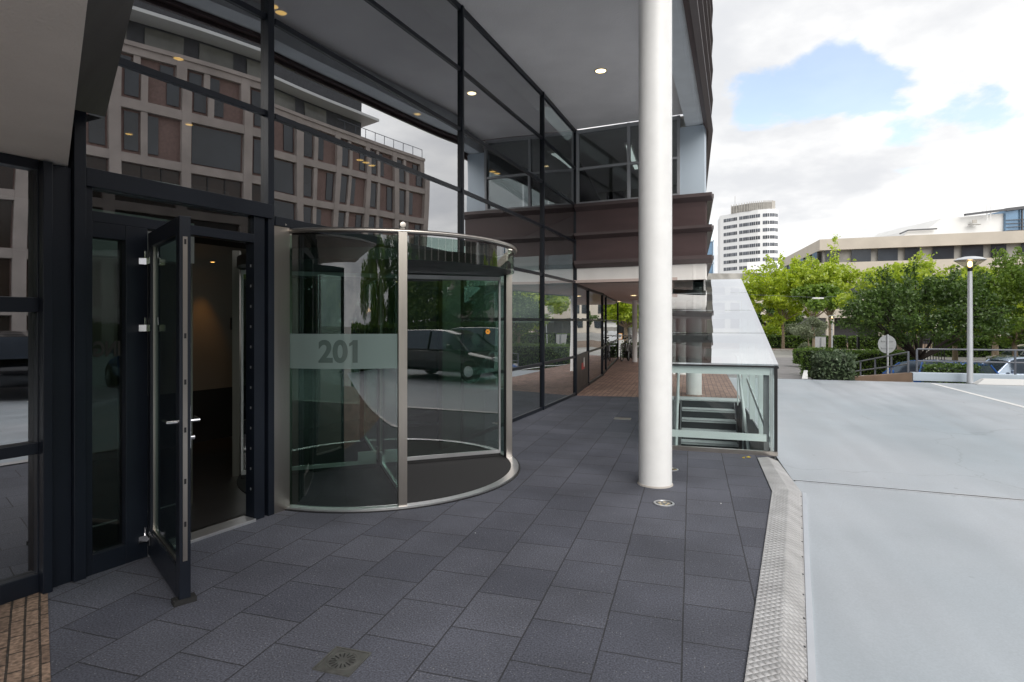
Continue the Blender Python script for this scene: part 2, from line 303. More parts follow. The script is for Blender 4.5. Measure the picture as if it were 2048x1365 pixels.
# ------------------------------------------------------------------ mesh builder
class MB:
    def __init__(s): s.v = []; s.f = []; s.sm = False
    def add(s, vs, fs):
        o = len(s.v); s.v += [tuple(p) for p in vs]; s.f += [tuple(i + o for i in f) for f in fs]; return s
    def poly(s, pts): return s.add(pts, [tuple(range(len(pts)))])
    def obox(s, o, a, b, c):
        o, a, b, c = Vector(o), Vector(a), Vector(b), Vector(c)
        vs = [o, o + a, o + a + b, o + b, o + c, o + a + c, o + a + b + c, o + b + c]
        fs = [(0, 3, 2, 1), (4, 5, 6, 7), (0, 1, 5, 4), (1, 2, 6, 5), (2, 3, 7, 6), (3, 0, 4, 7)]
        if a.cross(b).dot(c) < 0: fs = [tuple(reversed(f)) for f in fs]
        return s.add(vs, fs)
    def box(s, x0, x1, y0, y1, z0, z1): return s.obox((x0, y0, z0), (x1 - x0, 0, 0), (0, y1 - y0, 0), (0, 0, z1 - z0))
    def beam(s, p, q, w, h, up=UP, side=0.0, rise=0.0):
        """box along p->q, w wide (sideways), h high, centred, shifted by side / rise"""
        p, q = Vector(p), Vector(q); d = q - p; sd = d.cross(up).normalized(); u2 = sd.cross(d).normalized()
        return s.obox(p + sd * (side - w / 2) + u2 * (rise - h / 2), d, sd * w, u2 * h)
    def prism(s, pts, z0, z1):
        n = len(pts); A = sum(pts[i][0] * pts[(i + 1) % n][1] - pts[(i + 1) % n][0] * pts[i][1] for i in range(n))
        if A < 0: pts = list(reversed(pts))
        vs = [(p[0], p[1], z0) for p in pts] + [(p[0], p[1], z1) for p in pts]
        fs = [tuple(reversed(range(n))), tuple(range(n, 2 * n))] + [(i, (i + 1) % n, (i + 1) % n + n, i + n) for i in range(n)]
        return s.add(vs, fs)
    def sweep(s, poly, vec):
        """solid: 3D polygon swept along vec"""
        n = len(poly); vec = Vector(vec); a = [Vector(p) for p in poly]; b = [p + vec for p in a]
        nn = (a[1] - a[0]).cross(a[2] - a[1])
        fs = [tuple(range(n)), tuple(reversed(range(n, 2 * n)))] + [((i + 1) % n, i, i + n, (i + 1) % n + n) for i in range(n)]
        if nn.dot(vec) > 0: fs = [tuple(reversed(f)) for f in fs]
        return s.add(a + b, fs)
    def tube(s, path, r, n=10, closed=False, cap=True):
        s.sm = True
        P = [Vector(p) for p in path]; m = len(P); rs = r if isinstance(r, (list, tuple)) else [r] * m
        base = len(s.v); ref = None
        for i, p in enumerate(P):
            if closed: d = P[(i + 1) % m] - P[i - 1]
            else: d = P[min(i + 1, m - 1)] - P[max(i - 1, 0)]
            d.normalize()
            if ref is None:
                ref = UP if abs(d.z) < .9 else Vector((1, 0, 0))
            a = d.cross(ref).normalized(); b = a.cross(d).normalized(); ref = b
            for k in range(n):
                t = 2 * math.pi * k / n
                s.v.append(tuple(p + (a * math.cos(t) + b * math.sin(t)) * rs[i]))
        for i in range(m if closed else m - 1):
            j = (i + 1) % m
            for k in range(n):
                k2 = (k + 1) % n
                s.f.append((base + i * n + k, base + j * n + k, base + j * n + k2, base + i * n + k2))
        if cap and not closed:
            s.f.append(tuple(base + k for k in range(n))); s.f.append(tuple(base + (m - 1) * n + k for k in reversed(range(n))))
        return s
    def lathe(s, prof, c=(0, 0, 0), n=24, axis=None, cap=True):
        s.sm = True
        base = len(s.v); c = Vector(c)
        if axis is None: ax, e1, e2 = UP, Vector((1, 0, 0)), Vector((0, 1, 0))
        else:
            ax = Vector(axis).normalized(); e1 = ax.cross(UP if abs(ax.z) < .9 else Vector((1, 0, 0))).normalized(); e2 = ax.cross(e1)
        for r, z in prof:
            for k in range(n):
                t = 2 * math.pi * k / n
                s.v.append(tuple(c + ax * z + (e1 * math.cos(t) + e2 * math.sin(t)) * r))
        for i in range(len(prof) - 1):
            for k in range(n):
                k2 = (k + 1) % n
                s.f.append((base + i * n + k, base + i * n + k2, base + (i + 1) * n + k2, base + (i + 1) * n + k))
        if cap: s.f.append(tuple(base + k for k in reversed(range(n)))); s.f.append(tuple(base + (len(prof) - 1) * n + k for k in range(n)))
        return s
    def arcwall(s, c, r0, r1, t0, t1, z0, z1, n=24):
        """curved slab between radii r0<r1"""
        for i in range(n):
            a = t0 + (t1 - t0) * i / n; b = t0 + (t1 - t0) * (i + 1) / n
            q = [(c[0] + r * math.cos(t), c[1] + r * math.sin(t)) for r, t in ((r0, a), (r1, a), (r1, b), (r0, b))]
            o = len(s.v)
            s.v += [(x, y, z0) for x, y in q] + [(x, y, z1) for x, y in q]
            fs = [(3, 2, 1, 0), (4, 5, 6, 7), (1, 2, 6, 5), (3, 0, 4, 7)]
            if i == 0: fs.append((0, 1, 5, 4))
            if i == n - 1: fs.append((2, 3, 7, 6))
            s.f += [tuple(o + k for k in f) for f in fs]
        s.sm = True
        return s

ORG = {}
def obj(name, mb, m, parent=None, bevel=0.0, weld=False):
    me = bpy.data.meshes.new(name); me.from_pydata(mb.v, [], mb.f); me.update()
    if isinstance(m, str): m = M[m]
    me.materials.append(m)
    if weld or mb.sm:
        bm = bmesh.new(); bm.from_mesh(me); bmesh.ops.remove_doubles(bm, verts=bm.verts, dist=1e-5); bm.to_mesh(me); bm.free()
    if mb.sm:
        me.polygons.foreach_set('use_smooth', [True] * len(me.polygons)); me.set_sharp_from_angle(angle=R(40))
    o = bpy.data.objects.new(name, me); COL.objects.link(o)
    if parent is not None:
        o.parent = parent
        if parent.name in ORG: o.location = -ORG[parent.name]
    if bevel:
        b = o.modifiers.new('bevel', 'BEVEL'); b.width = bevel; b.segments = 2; b.limit_method = 'ANGLE'; b.angle_limit = R(50)
    return o
def tag(o, label, cat, group=None):
    o['label'] = label; o['category'] = cat
    if group: o['group'] = group
    return o
def thing(name, label, cat, loc=(0, 0, 0), rz=0.0, group=None, world=False):
    """Empty at the base; world=True: its parts are given in world coordinates"""
    o = bpy.data.objects.new(name, None); COL.objects.link(o); o.empty_display_size = .2
    o.location = loc; o.rotation_euler = (0, 0, rz); tag(o, label, cat, group)
    if world: ORG[o.name] = Vector(loc)
    return o
def dup(root, loc, rz, label, group=None):
    def cp(o, par):
        c = o.copy(); COL.objects.link(c)
        if par is not None: c.parent = par
        for ch in o.children: cp(ch, c)
        return c
    r = cp(root, None); r.location = loc; r.rotation_euler = (0, 0, rz); r['label'] = label
    if group: r['group'] = group
    return r
def struct(name, mb, m, rot=False):
    if rot:   # local axes follow the paving
        mi = Matrix.Rotation(YAW, 4, 'Z')
        mb.v = [tuple(mi @ Vector(p)) for p in mb.v]
    o = obj(name, mb, m); o['kind'] = 'structure'
    if rot: o.rotation_euler = (0, 0, -YAW)
    return o
def rotate_mesh(o, ang):
    """turn the mesh's local axes by ang without moving it (for materials laid along an edge)"""
    o.data.transform(Matrix.Rotation(-ang, 4, 'Z')); o.rotation_euler.z += ang
def G(u, v, z=0.0):
    d = (EYE - z) * F / (v - CV); return Vector(((u - CU) / F * d, d, z))
def Q(u, v, d): return Vector(((u - CU) / F * d, d, EYE - (v - CV) / F * d))
def text_mesh(s, size):
    c = bpy.data.curves.new('lettering', 'FONT'); c.body = s; c.size = size; c.extrude = 0.0; c.align_x = 'CENTER'; c.offset = size * .035
    t = bpy.data.objects.new('lettering', c); COL.objects.link(t)
    bpy.context.view_layer.update()
    me = bpy.data.meshes.new_from_object(t.evaluated_get(bpy.context.evaluated_depsgraph_get()))
    bm = bmesh.new(); bm.from_mesh(me); bmesh.ops.subdivide_edges(bm, edges=[e for e in bm.edges if e.calc_length() > size * .3], cuts=3)
    vs = [v.co.copy() for v in bm.verts]; bm.verts.index_update(); fs = [tuple(v.index for v in f.verts) for f in bm.faces]
    bm.free(); bpy.data.objects.remove(t); return vs, fs

# ------------------------------------------------------------------ key plan points
E0 = V(.577, 1, 0).normalized()            # door part of the facade
N0 = V(E0.y, -E0.x, 0)
P0 = V(-2.08, 5.04, 0); P1 = V(-.70, 7.93, 0); P2 = V(.555, 10.9, 0); P3 = V(1.40, 13.05, 0)
P4 = V(1.95, 15.1, 0); P5 = V(2.72, 17.7, 0); P6 = V(3.08, 19.3, 0); P7 = V(4.6, 25.5, 0)
DL = lambda t: P0 - V(.577, 1, 0) * t      # along the door front, t in metres of depth
ZR = [0.0, .86, 1.68, 2.52, 3.42, 4.24, 5.05, 5.92]
K = V(3.92, 11.87, 0)                       # corner of the wing
K2 = K + YD * 16
S0 = V(3.256, 7.18, 0); SL = S0 - XD * 1.36; LS = 5.6
CC = V(-1.48, 6.60, 0); RD = 1.5
TL, TM, TR = (math.atan2(y - CC.y, x - CC.x) for x, y in ((-2.008, 5.18), (-.969, 5.18), (-.036, 7.0)))

# ------------------------------------------------------------------ ground
struct('ground', MB().poly([(-900, -300, -1.27), (1100, -300, -1.27), (1100, 1300, -1.27), (-900, 1300, -1.27)]), 'ground')
pv = [(-.13, .23), (2.51, 5.65), (2.947, 7.03), tuple(S0.xy), tuple(SL.xy), tuple((SL + YD * 5.28).xy), (1.3, 13.02), (.55, 10.9), (-.7, 7.93), (-2.08, 5.04), (-2.83, 3.72), (-2.86, 3.60)]
struct('paving', MB().poly([(x, y, 0) for x, y in pv]), 'paving', rot=True)
bf = [(1.3, 13.02), tuple((SL + YD * 5.28).xy), tuple((SL + YD * LS).xy), tuple((S0 + YD * LS).xy), (6.9, 18.9), (9.6, 27), (3.6, 27.5), (2.9, 19.3), (2.5, 17.7), (1.8, 15.1)]
struct('brick_path', MB().poly([(x, y, .0) for x, y in bf]), 'brickfar', rot=True)
bn = [(-2.86, 3.60), (-.13, .23), (-2.6, -4.8), (-12, -4.8), (-9, -7.2)]
bno = struct('brick_pavement', MB().poly([(-2.86, 3.605, .004), (-.13, .23, .004), (-2.6, -4.8, .004), (-12, -4.8, .004), (-6.2, -2.1, .004)]), 'bricknear')
rotate_mesh(bno, math.atan2(-.89, .72) - math.pi / 2)
ZD = -.06
PO = [V(2.89, 5.855, ZD), V(-2.21, -4.55, ZD)]
DE = V(7.85, 17.25, ZD)
dk = [PO[1], V(-4.6, -9.4, ZD), V(36, -22, ZD), DE + XD * 44, DE - XD * 1.6, S0 + YD * LS + V(0.02, 0, ZD), S0 + V(.02, -.0, ZD), PO[0]]
dk = [V(p.x, p.y, ZD) for p in dk]
dk_edge = MB(); dk_edge.poly(dk)
dk_edge.obox(DE - XD * 1.6 + V(0, 0, -.004), XD * 45.6, YD * .25, V(0, 0, -1.2))
struct('parking_deck', dk_edge, 'deck', rot=True)
# ramp down from the deck to the street, then the crossing street
r0 = DE - XD * 2.2 + YD * .25; r1 = DE + XD * 2.2 + YD * .25
struct('ramp', MB().poly([r0, r1, r1 + YD * 13 + V(0, 0, -1.19), r0 + YD * 13 + V(0, 0, -1.19)]), 'asphalt')
st = MB(); st.poly([(-40, 46, -1.262), (120, 8, -1.262), (120, 26, -1.262), (-40, 60, -1.262)])
struct('street', st, 'asphalt')
struct('forecourt', MB().poly([V(x, y, -1.258) for x, y in ((7, 28), (15, 26.5), (17, 44), (13, 45))]), 'asphalt')
kb = thing('kerb', 'pale kerb with faded red blocks across the street, below the far hedges', 'kerb', (30, 58, -1.26), world=True)
k0 = G(1536, 701, -1.25); k1 = G(1836, 701, -1.25)
obj('kerb_stone', MB().beam(V(24, k0.y, -1.19), V(52, k1.y - 4, -1.19), .35, .15), 'kerb', kb)
for i in range(4):
    a = V(24, k0.y, -1.111).lerp(V(52, k1.y - 4, -1.111), .05 + .07 * i); b = V(24, k0.y, -1.111).lerp(V(52, k1.y - 4, -1.111), .08 + .07 * i)
    obj('red_block', MB().beam(a, b, .33, .012), 'redwhite', kb)
# planting soil under hedges and trees
struct('planting_soil', MB().poly([V(x, y, -1.25) for x, y in ((15.5, 20), (60, 8), (70, 12), (17, 34))]), 'soil')
struct('far_verge', MB().poly([V(x, y, -1.25) for x, y in ((20, 62), (90, 46), (95, 66), (25, 84))]), 'soil')

# expansion joint across the deck
ej = thing('expansion_joint', 'thin metal expansion joint strip across the pale deck', 'expansion joint', tuple(G(1590, 962, ZD)), world=True)
j0 = G(1588, 962, ZD); j1 = G(2048, 1002, ZD); jd = (j1 - j0).normalized(); j1 = j0 + jd * 16
obj('metal_edge', MB().beam(j0 + V(0, .028, .003), j1 + V(0, .028, .003), .022, .008), 'silver', ej)
obj('metal_edge', MB().beam(j0 - V(0, .028, -.003), j1 - V(0, .028, -.003), .022, .008), 'silver', ej)
obj('rubber_seal', MB().beam(j0 + V(0, 0, .001), j1 + V(0, 0, .001), .03, .006), 'rubber', ej)
# parking line
l0 = G(1865, 767.5, ZD); l1 = l0 - YD * 7.2
ln = MB().poly([l0 + XD * .06 + V(0, 0, .004), l0 - XD * .06 + V(0, 0, .004), l1 - XD * .06 + V(0, 0, .004), l1 + XD * .06 + V(0, 0, .004)]); struct('parking_line', ln, 'whiteline')
struct('road_marking', MB().poly([G(1612, 737, -1.24) + V(-.1, 0, .02), G(1612, 737, -1.24) + V(.1, 0, .02), V(9.9, 19.6, -.28), V(9.7, 19.6, -.28)]), 'whiteline')

# checker plate threshold
ct = thing('checker_plate_cover', 'silver checker plate strip between dark paving and pale deck', 'metal cover', (2.6, 5.7, 0), world=True)
ia, ib = V(2.947, 7.03, 0), V(2.51, 5.65, 0); dpl = V(1.445, 2.97, 0).normalized(); ic = ib - dpl * 11
ra, rb = V(3.09, 7.075, 0), V(2.685, 5.68, 0); rc = ic + (rb - ib)
oa, ob = V(3.24, 7.13, 0), V(2.875, 5.80, 0); oc = ic + (ob - ib)
def plate(name, a, b, c, d, za, zb, al):
    m = MB(); n = V(0, 0, -.004)
    pts = [V(a.x, a.y, za), V(b.x, b.y, za), V(c.x, c.y, zb), V(d.x, d.y, zb)]
    m.add(pts + [p + n for p in pts], [(0, 1, 2, 3), (7, 6, 5, 4), (0, 4, 5, 1), (1, 5, 6, 2), (2, 6, 7, 3), (3, 7, 4, 0)])
    o = obj(name, m, 'plate', ct); return o
AL = math.atan2(dpl.y, dpl.x)
def turned(o, ang):
    loc = o.location.copy()
    o.data.transform(Matrix.Translation(loc)); o.location = (0, 0, 0)
    o.data.transform(Matrix.Rotation(-ang, 4, 'Z')); o.rotation_euler.z = ang
    # parent sits at ORG: shift back through the rotated frame
    o.location = -ORG[ct.name]; o.data.transform(Matrix.Rotation(-ang, 4, 'Z') @ Matrix.Translation(ORG[ct.name]) @ Matrix.Rotation(ang, 4, 'Z'))
for nm, q in (('flat_plate', (ib, ic, rc, rb, .012, .012)), ('sloping_plate', (rb, rc, oc, ob, .012, ZD + .008)), ('flat_plate', (ia, ib, rb, ra, .012, .012)), ('sloping_plate', (ra, rb, ob, oa, .012, ZD + .008))):
    a, b, c, d, za, zb = q; turned(plate(nm, a, b, c, d, za, zb, AL), AL)
so = MB()
for i in range(34):
    p = ob.lerp(oc, (i + .4) / 34); q = p + (rb - ob) * .12
    obj('screw_head', MB().lathe([(.0085, -.002), (.0085, .005)], (q.x, q.y, ZD + .012), n=8), 'black', ct)
es = MB().beam(V(ob.x, ob.y, ZD + .008) + V(.02, 0, 0), V(oc.x, oc.y, ZD + .008) + V(.02, 0, 0), .035, .012); obj('edge_strip', es, 'silver', ct)

# ------------------------------------------------------------------ the office building
OB = thing('office_building', 'brown clad office building with dark glass front, deep soffit and white columns', 'building', (-2, 9, 0), world=True)
def pane(a, b, z0, z1, m='glass', off=0.0, parent=OB, name='glass_pane', th=.016, inset=0.0):
    e = (b - a).normalized(); n = V(e.y, -e.x, 0)
    mb = MB().obox(a + e * inset + n * (off - th / 2) + V(0, 0, z0), (b - a) - e * 2 * inset, n * th, V(0, 0, z1 - z0))
    return obj(name, mb, m, parent)
def transom(a, b, z, h=.05, dep=.06, m='frame', off=.0, parent=OB, name='transom', trim=.03):
    e = (b - a).normalized(); n = V(e.y, -e.x, 0)
    mb = MB().obox(a + e * trim + n * (off - dep / 2) + V(0, 0, z - h / 2), (b - a) - e * 2 * trim, n * dep, V(0, 0, h))
    return obj(name, mb, m, parent, bevel=.004)
def mullion(p, e, z0, z1, w=.05, dep=.09, m='frame', off=.0, parent=OB, name='mullion'):
    e = e.normalized(); n = V(e.y, -e.x, 0)
    mb = MB().obox(p - e * w / 2 + n * (off - dep / 2) + V(0, 0, z0), e * w, n * dep, V(0, 0, z1 - z0))
    return obj(name, mb, m, parent, bevel=.004)
segs = [(P0, P1), (P1, P2), (P2, P3)]
for i, (a, b) in enumerate(segs):
    rows = range(7)
    for r in rows:
        if i == 0 and r < 3: continue
        pane(a, b, ZR[r] + .0, ZR[r + 1], inset=.0)
    for r in range(1, 7):
        if i == 0 and r < 3: continue
        transom(a, b, ZR[r], h=.08 if (i == 0 and r == 3) else .05)
    transom(a, b, ZR[7] - .04, h=.08)
    if i: transom(a, b, .03, h=.06)
for p, e in ((P1, P2 - P0), (P2, P3 - P1), (P3, P3 - P2)):
    mullion(p, e, 0, 5.915, w=.045, dep=.10)
mullion(P0 - E0 * .035, E0, 0, 5.915, w=.06, dep=.12)
# pale inner face of the far posts
for a, b, fr in ((P3, P4, 1), (P4, P5, 1), (P5, P6, 1), (P6, P7, 1)):
    for r in range(3): pane(a, b, ZR[r], ZR[r + 1])
    for r in (1, 2): transom(a, b, ZR[r])
    transom(a, b, 2.47, h=.07); transom(a, b, .03, h=.06)
    mullion(b, b - a, 0, 2.5, w=.05)
# solid dark panel with the fire-point sticker
q0, q1 = P3.lerp(P4, .06), P3.lerp(P4, .94)
pn = pane(q0, q1, .07, .84, m='black', off=.02, name='spandrel_panel', th=.02)
nn = (P4 - P3).normalized(); nn = V(nn.y, -nn.x, 0); mid = P3.lerp(P4, .52) + nn * .034
stk = MB()
for k, (dx, w) in enumerate(((-.16, .12), (.13, .17))):
    e = (P4 - P3).normalized()
    stk.obox(mid + e * (dx - w) + V(0, 0, .50), e * w * 1.5, nn * .004, V(0, 0, .16))
obj('red_sticker', stk, 'red', pn)
stk = MB().obox(mid + (P4 - P3).normalized() * .02 + nn * .005 + V(0, 0, .55), (P4 - P3).normalized() * .13, nn * .004, V(0, 0, .22)); obj('white_sticker', stk, 'paper', pn)

# door front -------------------------------------------------
A_, B_ = DL(1.244), DL(.03)
zs = [2.64, 3.42, 4.24, 5.05, 5.92]
for z0, z1 in zip(zs[:-1], zs[1:]): pane(A_, B_, z0, z1)
for z in zs[1:-1]: transom(A_, B_, z)
transom(A_, B_, 5.88, h=.08)
mullion(DL(1.275), E0, 0, 5.915, w=.07, dep=.16)
mullion(DL(1.384), E0, 0, 2.62, w=.18, dep=.10, off=0, name='post_panel')
mullion(DL(1.435), E0, 0, 2.62, w=.05, dep=.16, name='post_panel', off=.03)
fr = obj('door_frame', MB().obox(A_ - N0 * .05 + V(0, 0, 2.52), (B_ - A_), N0 * .13, V(0, 0, .12)), 'frame', OB, bevel=.004)
def dbar(t0, t1, z0, z1, dep=.11, off=0.0, m='frame', name='frame_bar', par=fr):
    a, b = DL(t0), DL(t1)
    return obj(name, MB().obox(a + N0 * (off - dep / 2) + V(0, 0, z0), b - a, N0 * dep, V(0, 0, z1 - z0)), m, par and None or OB, bevel=.003) if False else _sub(name, MB().obox(a + N0 * (off - dep / 2) + V(0, 0, z0), b - a, N0 * dep, V(0, 0, z1 - z0)), m, par, .003)
def _sub(name, mb, m, par, bevel=0.0):
    """sub-part of a part that already carries the world offset"""
    o = obj(name, mb, m, par, bevel=bevel); return o
dbar(1.244, 1.205, 0, 2.52)                    # left jamb of the unit
dbar(1.205, .171, 2.30, 2.37)                  # rail under the top light
dbar(1.205, 1.03, .0, .13); dbar(1.03, .905, 0, 2.30)   # sidelight sill, hinge post
dbar(1.205, 1.03, 2.20, 2.30, dep=.105)
dbar(.171, .085, 0, 2.52)                      # right jamb
dbar(.905, .171, -.004, .022, dep=.16, m='silver', name='threshold')
_sub('transom_light', MB().obox(DL(1.205) + V(0, 0, 2.37), DL(.171) - DL(1.205), N0 * .012, V(0, 0, .15)), 'glassdoor', fr)
sl = _sub('sidelight', MB().obox(DL(1.205) + V(0, 0, .13), DL(1.03) - DL(1.205), N0 * .012, V(0, 0, 2.07)), 'glassdoor', fr)
# mirrored cut lettering on the sidelight
vs, fs = text_mesh('ING', .135)
ctr = DL(1.115) + N0 * .016
tm = MB(); tm.add([ctr - E0 * (p.x * .72) + V(0, 0, 1.42 + p.y) for p in vs], [tuple(reversed(f)) for f in fs]); _sub('lettering', tm, 'letter', fr)
# LED strip / closer above the door
_sub('door_closer', MB().obox(DL(.62) - N0 * .12 + V(0, 0, 2.66), DL(.30) - DL(.62), N0 * .06, V(0, 0, .045)), 'silver', fr)
# strike holes down the right jamb
bolts = MB()
for z in np.linspace(.25, 2.1, 12): bolts.obox(DL(.176) + N0 * .012 + V(0, 0, z), E0 * -.003, N0 * .012, V(0, 0, .02))
_sub('jamb_screws', bolts, 'silver', fr)

# open door leaf ---------------------------------------------
H0 = DL(.885) + N0 * .075
ld = V(.663, -.75, 0).normalized(); lp = V(-ld.y, ld.x, 0)     # lp: towards the opening side
LW, LH = .93, 2.265
def leafbox(u0, u1, z0, z1, th=.06, o=0.0): return MB().obox(H0 + ld * u0 - lp * (th / 2 - o) + V(0, 0, z0), ld * (u1 - u0), lp * th, V(0, 0, z1 - z0))
dr = MB()
for u0, u1, z0, z1 in ((0, .085, .02, LH), (LW - .085, LW, .02, LH), (.085, LW - .085, .02, .20), (.085, LW - .085, LH - .10, LH)):
    d_ = leafbox(u0, u1, z0, z1); dr.add(d_.v, d_.f)
door = obj('entrance_door', dr, 'frame', OB, bevel=.003)
_sub('door_glass', leafbox(.085, LW - .085, .20, LH - .10, th=.016), 'glassdoor', door)
_sub('glazing_bead', leafbox(.085, LW - .085, .20, .215, th=.03).add(*[(x) for x in (leafbox(.085, .097, .215, LH - .10, th=.03).v, leafbox(.085, .097, .215, LH - .10, th=.03).f)]), 'steel', door)
_sub('lock_strip', leafbox(LW, LW + .003, .25, LH - .12, th=.024), 'steel', door)
_sub('brush_seal', leafbox(LW - .06, LW + .01, .0, .03, th=.12), 'rubber', door)
lk = MB()
for z in (2.1, 1.55, 1.28, 1.0, .7, .45): 
    d_ = leafbox(LW + .003, LW + .0045, z, z + .03, th=.012); lk.add(d_.v, d_.f)
_sub('lock_bolts', lk, 'black', door)
hp = H0 + ld * (LW - .045)
hd = MB().obox(hp + lp * .03 - ld * .014 + V(0, 0, .90), ld * .028, lp * .008, V(0, 0, .25))
hd.tube([hp + lp * .034 + V(0, 0, 1.06), hp + lp * .085 + V(0, 0, 1.06), hp + lp * .09 - ld * .03 + V(0, 0, 1.06), hp + lp * .09 - ld * .13 + V(0, 0, 1.06)], .009, 8)
hd.tube([hp + lp * .034 + V(0, 0, .96), hp + lp * .06 + V(0, 0, .96)], .014, 10)
_sub('handle', hd, 'chrome', door)
hd = MB().tube([hp - lp * .03 + V(0, 0, 1.06), hp - lp * .08 + V(0, 0, 1.06), hp - lp * .08 - ld * .11 + V(0, 0, 1.06)], .010, 8); _sub('handle', hd, 'chrome', door)
for z in (2.09, 1.625, .16):
    hg = MB()
    hg.tube([H0 - ld * .02 + lp * .03 + V(0, 0, z - .06), H0 - ld * .02 + lp * .03 + V(0, 0, z + .07)], .016, 10)
    hg.obox(H0 - ld * .02 - E0 * .10 + N0 * .0 + V(0, 0, z - .045), E0 * .085, N0 * .02, V(0, 0, .045))
    hg.obox(H0 + ld * .0 - lp * .036 + V(0, 0, z - .045), ld * .11, lp * -.006, V(0, 0, .045))
    hg.tube([H0 - ld * .015 - lp * .045 + V(0, 0, z - .045), H0 - ld * .015 - lp * .045 + V(0, 0, z + .05)], .012, 10)
    _sub('hinge', hg, 'chrome', door)

# left window -------------------------------------------------
WA, WB = DL(4.2), DL(1.456)
pane(WA, WB, .12, 2.62, m='glass', name='glass_pane')
for z, h in ((.06, .12), (.88, .07), (1.75, .09), (2.60, .06)): transom(WA, WB, z, h=h, trim=0, dep=.11)
mullion(DL(2.5), E0, 0, 2.6)
obj('wall_base', MB().obox(DL(6) - N0 * .25, DL(4.2) - DL(6), N0 * .3, V(0, 0, 6)), 'frame', OB)

# grey sloping canopy over the left side
dS = V(.8, -1, .082); F0 = DL(1.306) + V(0, 0, 2.63) + N0 * .0
cn = MB().sweep([F0, F0 + dS * 3.0, F0 + dS * 3.0 + V(0, 0, .025), F0 + V(0, 0, .025)], -E0 * 3.4)
obj('canopy_panel', cn, 'canopy', OB)
Bc = F0 + dS * .772 + V(0, 0, .028); Cc = V(-2.73, 3.91, 3.01) + N0 * .03; Dc = Cc + dS * 2.9; Ac = F0 + dS * 3.0 + V(0, 0, .028)
obj('canopy_beam', MB().sweep([Bc, Ac, Dc, Cc], -E0 * 3.3), 'beam', OB)

# soffit and its edge beam
BO = [V(3.97, 12.07, 0), V(2.15, 7.32, 0), V(.3, 2.5, 0), V(-2.6, -4.8, 0)]
BI = [p + V(-.335, .125, 0) for p in BO]
sf = [DL(7.5) - N0 * .2, DL(1.3), P0, P1, P2, P3, V(3.55, 12.05, 0), BO[0] + V(-.1, 0, 0), BO[1], BO[2], BO[3]]
obj('soffit', MB().prism([(p.x, p.y) for p in sf], 5.92, 6.02), 'soffit', OB)
bm_ = MB(); bo = MB()
for i in range(3):
    a, b, c, d = BI[i], BI[i + 1], BO[i + 1], BO[i]
    e = (c - d) ; s1 = .72
    am, bm2 = a.lerp(d, s1), b.lerp(c, s1)
    bm_.prism([(p.x, p.y) for p in (a, b, bm2, am)], 5.66, 5.918); bo.prism([(p.x, p.y) for p in (am, bm2, c, d)], 5.672, 5.918)
obj('edge_beam', bm_, 'beampale', OB); obj('edge_beam', bo, 'beampale', OB)
# brown cladding above the soffit edge
def cladding(a, b, z0, z1, pitch, fins, th=.08, proj=.14, first=None, name='cladding_panel', drop=.13, cap=0):
    e = (b - a).normalized(); n = V(e.y, -e.x, 0)
    obj(name, MB().obox(a - n * th + V(0, 0, z0), b - a, n * th, V(0, 0, z1 - z0)), 'brown', OB)
    for z in fins:
        f = MB().sweep([a + n * .001 + V(0, 0, z), a + n * proj + V(0, 0, z + .02), a + n * proj + V(0, 0, z + .055), a + n * .001 + V(0, 0, z + .07)], b - a)
        obj('cladding_fin', f, 'fin', OB)
OUT = [p + V(.07, -.02, 0) for p in BO]; OUT[0] = V(4.06, 12.1, 0)
for i in range(3):
    cladding(OUT[i + 1], OUT[i], 5.62, 12.5, .6, [5.56 + .62 * k for k in range(11)], proj=.09)
# end of that cladding at the corner (faces forward)
cladding(OUT[0], OUT[0] + YD * 16, 5.62, 12.5, .6, [5.56 + .62 * k for k in range(11)], proj=.09)
obj('roof', MB().prism([(p.x, p.y) for p in (DL(7.5) - N0 * 18, DL(7.5), OUT[3], OUT[2], OUT[1], OUT[0], OUT[0] + YD * 16, P7 + V(-6, 5, 0), V(-16, 22, 0))], 12.45, 12.75), 'conc', OB)

# wing: white fascia, brown bands with fins, windows
ew = (K - P3).normalized(); nw = V(ew.y, -ew.x, 0)
WP = P3 + ew * .03
def wing_side(a, b, first):
    e = (b - a).normalized(); n = V(e.y, -e.x, 0)
    obj('fascia', MB().obox(a - n * .25 + V(0, 0, 2.50), b - a, n * .25, V(0, 0, .33)), 'fascia', OB)
    obj('cladding_panel', MB().obox(a - n * .25 + V(0, 0, 2.83), b - a, n * .27, V(0, 0, 1.34)), 'brown', OB)
    ext = e * .14
    for z, p, hh in ((2.82, .15, .16), (3.46, .15, .13), (4.08, .15, .15)):
        f = MB().sweep([a + n * .021 + V(0, 0, z), a + n * p + V(0, 0, z + hh * .55), a + n * p + V(0, 0, z + hh), a + n * .021 + V(0, 0, z + hh)], b - a + (ext if first else V(0, 0, 0)))
        obj('cladding_fin', f, 'fin', OB)
wing_side(WP, K, True)
wing_side(K + V(.02, .02, 0), K2, False)
wl = (K - WP).length
s_p = wl - .50
wr = WP + ew * s_p
obj('corner_pier', MB().obox(wr - nw * .30 + V(0, 0, 4.232), ew * .48, nw * .28, V(0, 0, 1.42)), 'pier', OB)
for s0, s1 in ((.03, 1.18), (1.18, 2.3)):
    s1 = min(s1, s_p)
    for z0, z1 in ((4.25, 5.03), (5.03, 5.86)): pane(WP + ew * s0, WP + ew * s1, z0, z1, m='wingglass', off=-.05)
for s in (.03, 1.18, s_p - .03): mullion(WP + ew * s, ew, 4.24, 5.9, w=.06, dep=.10, m='winframe', off=-.03)
for z, h in ((4.26, .06), (5.03, .05), (5.86, .07)): transom(WP, wr, z, h=h, dep=.09, m='winframe', off=-.03, trim=0)
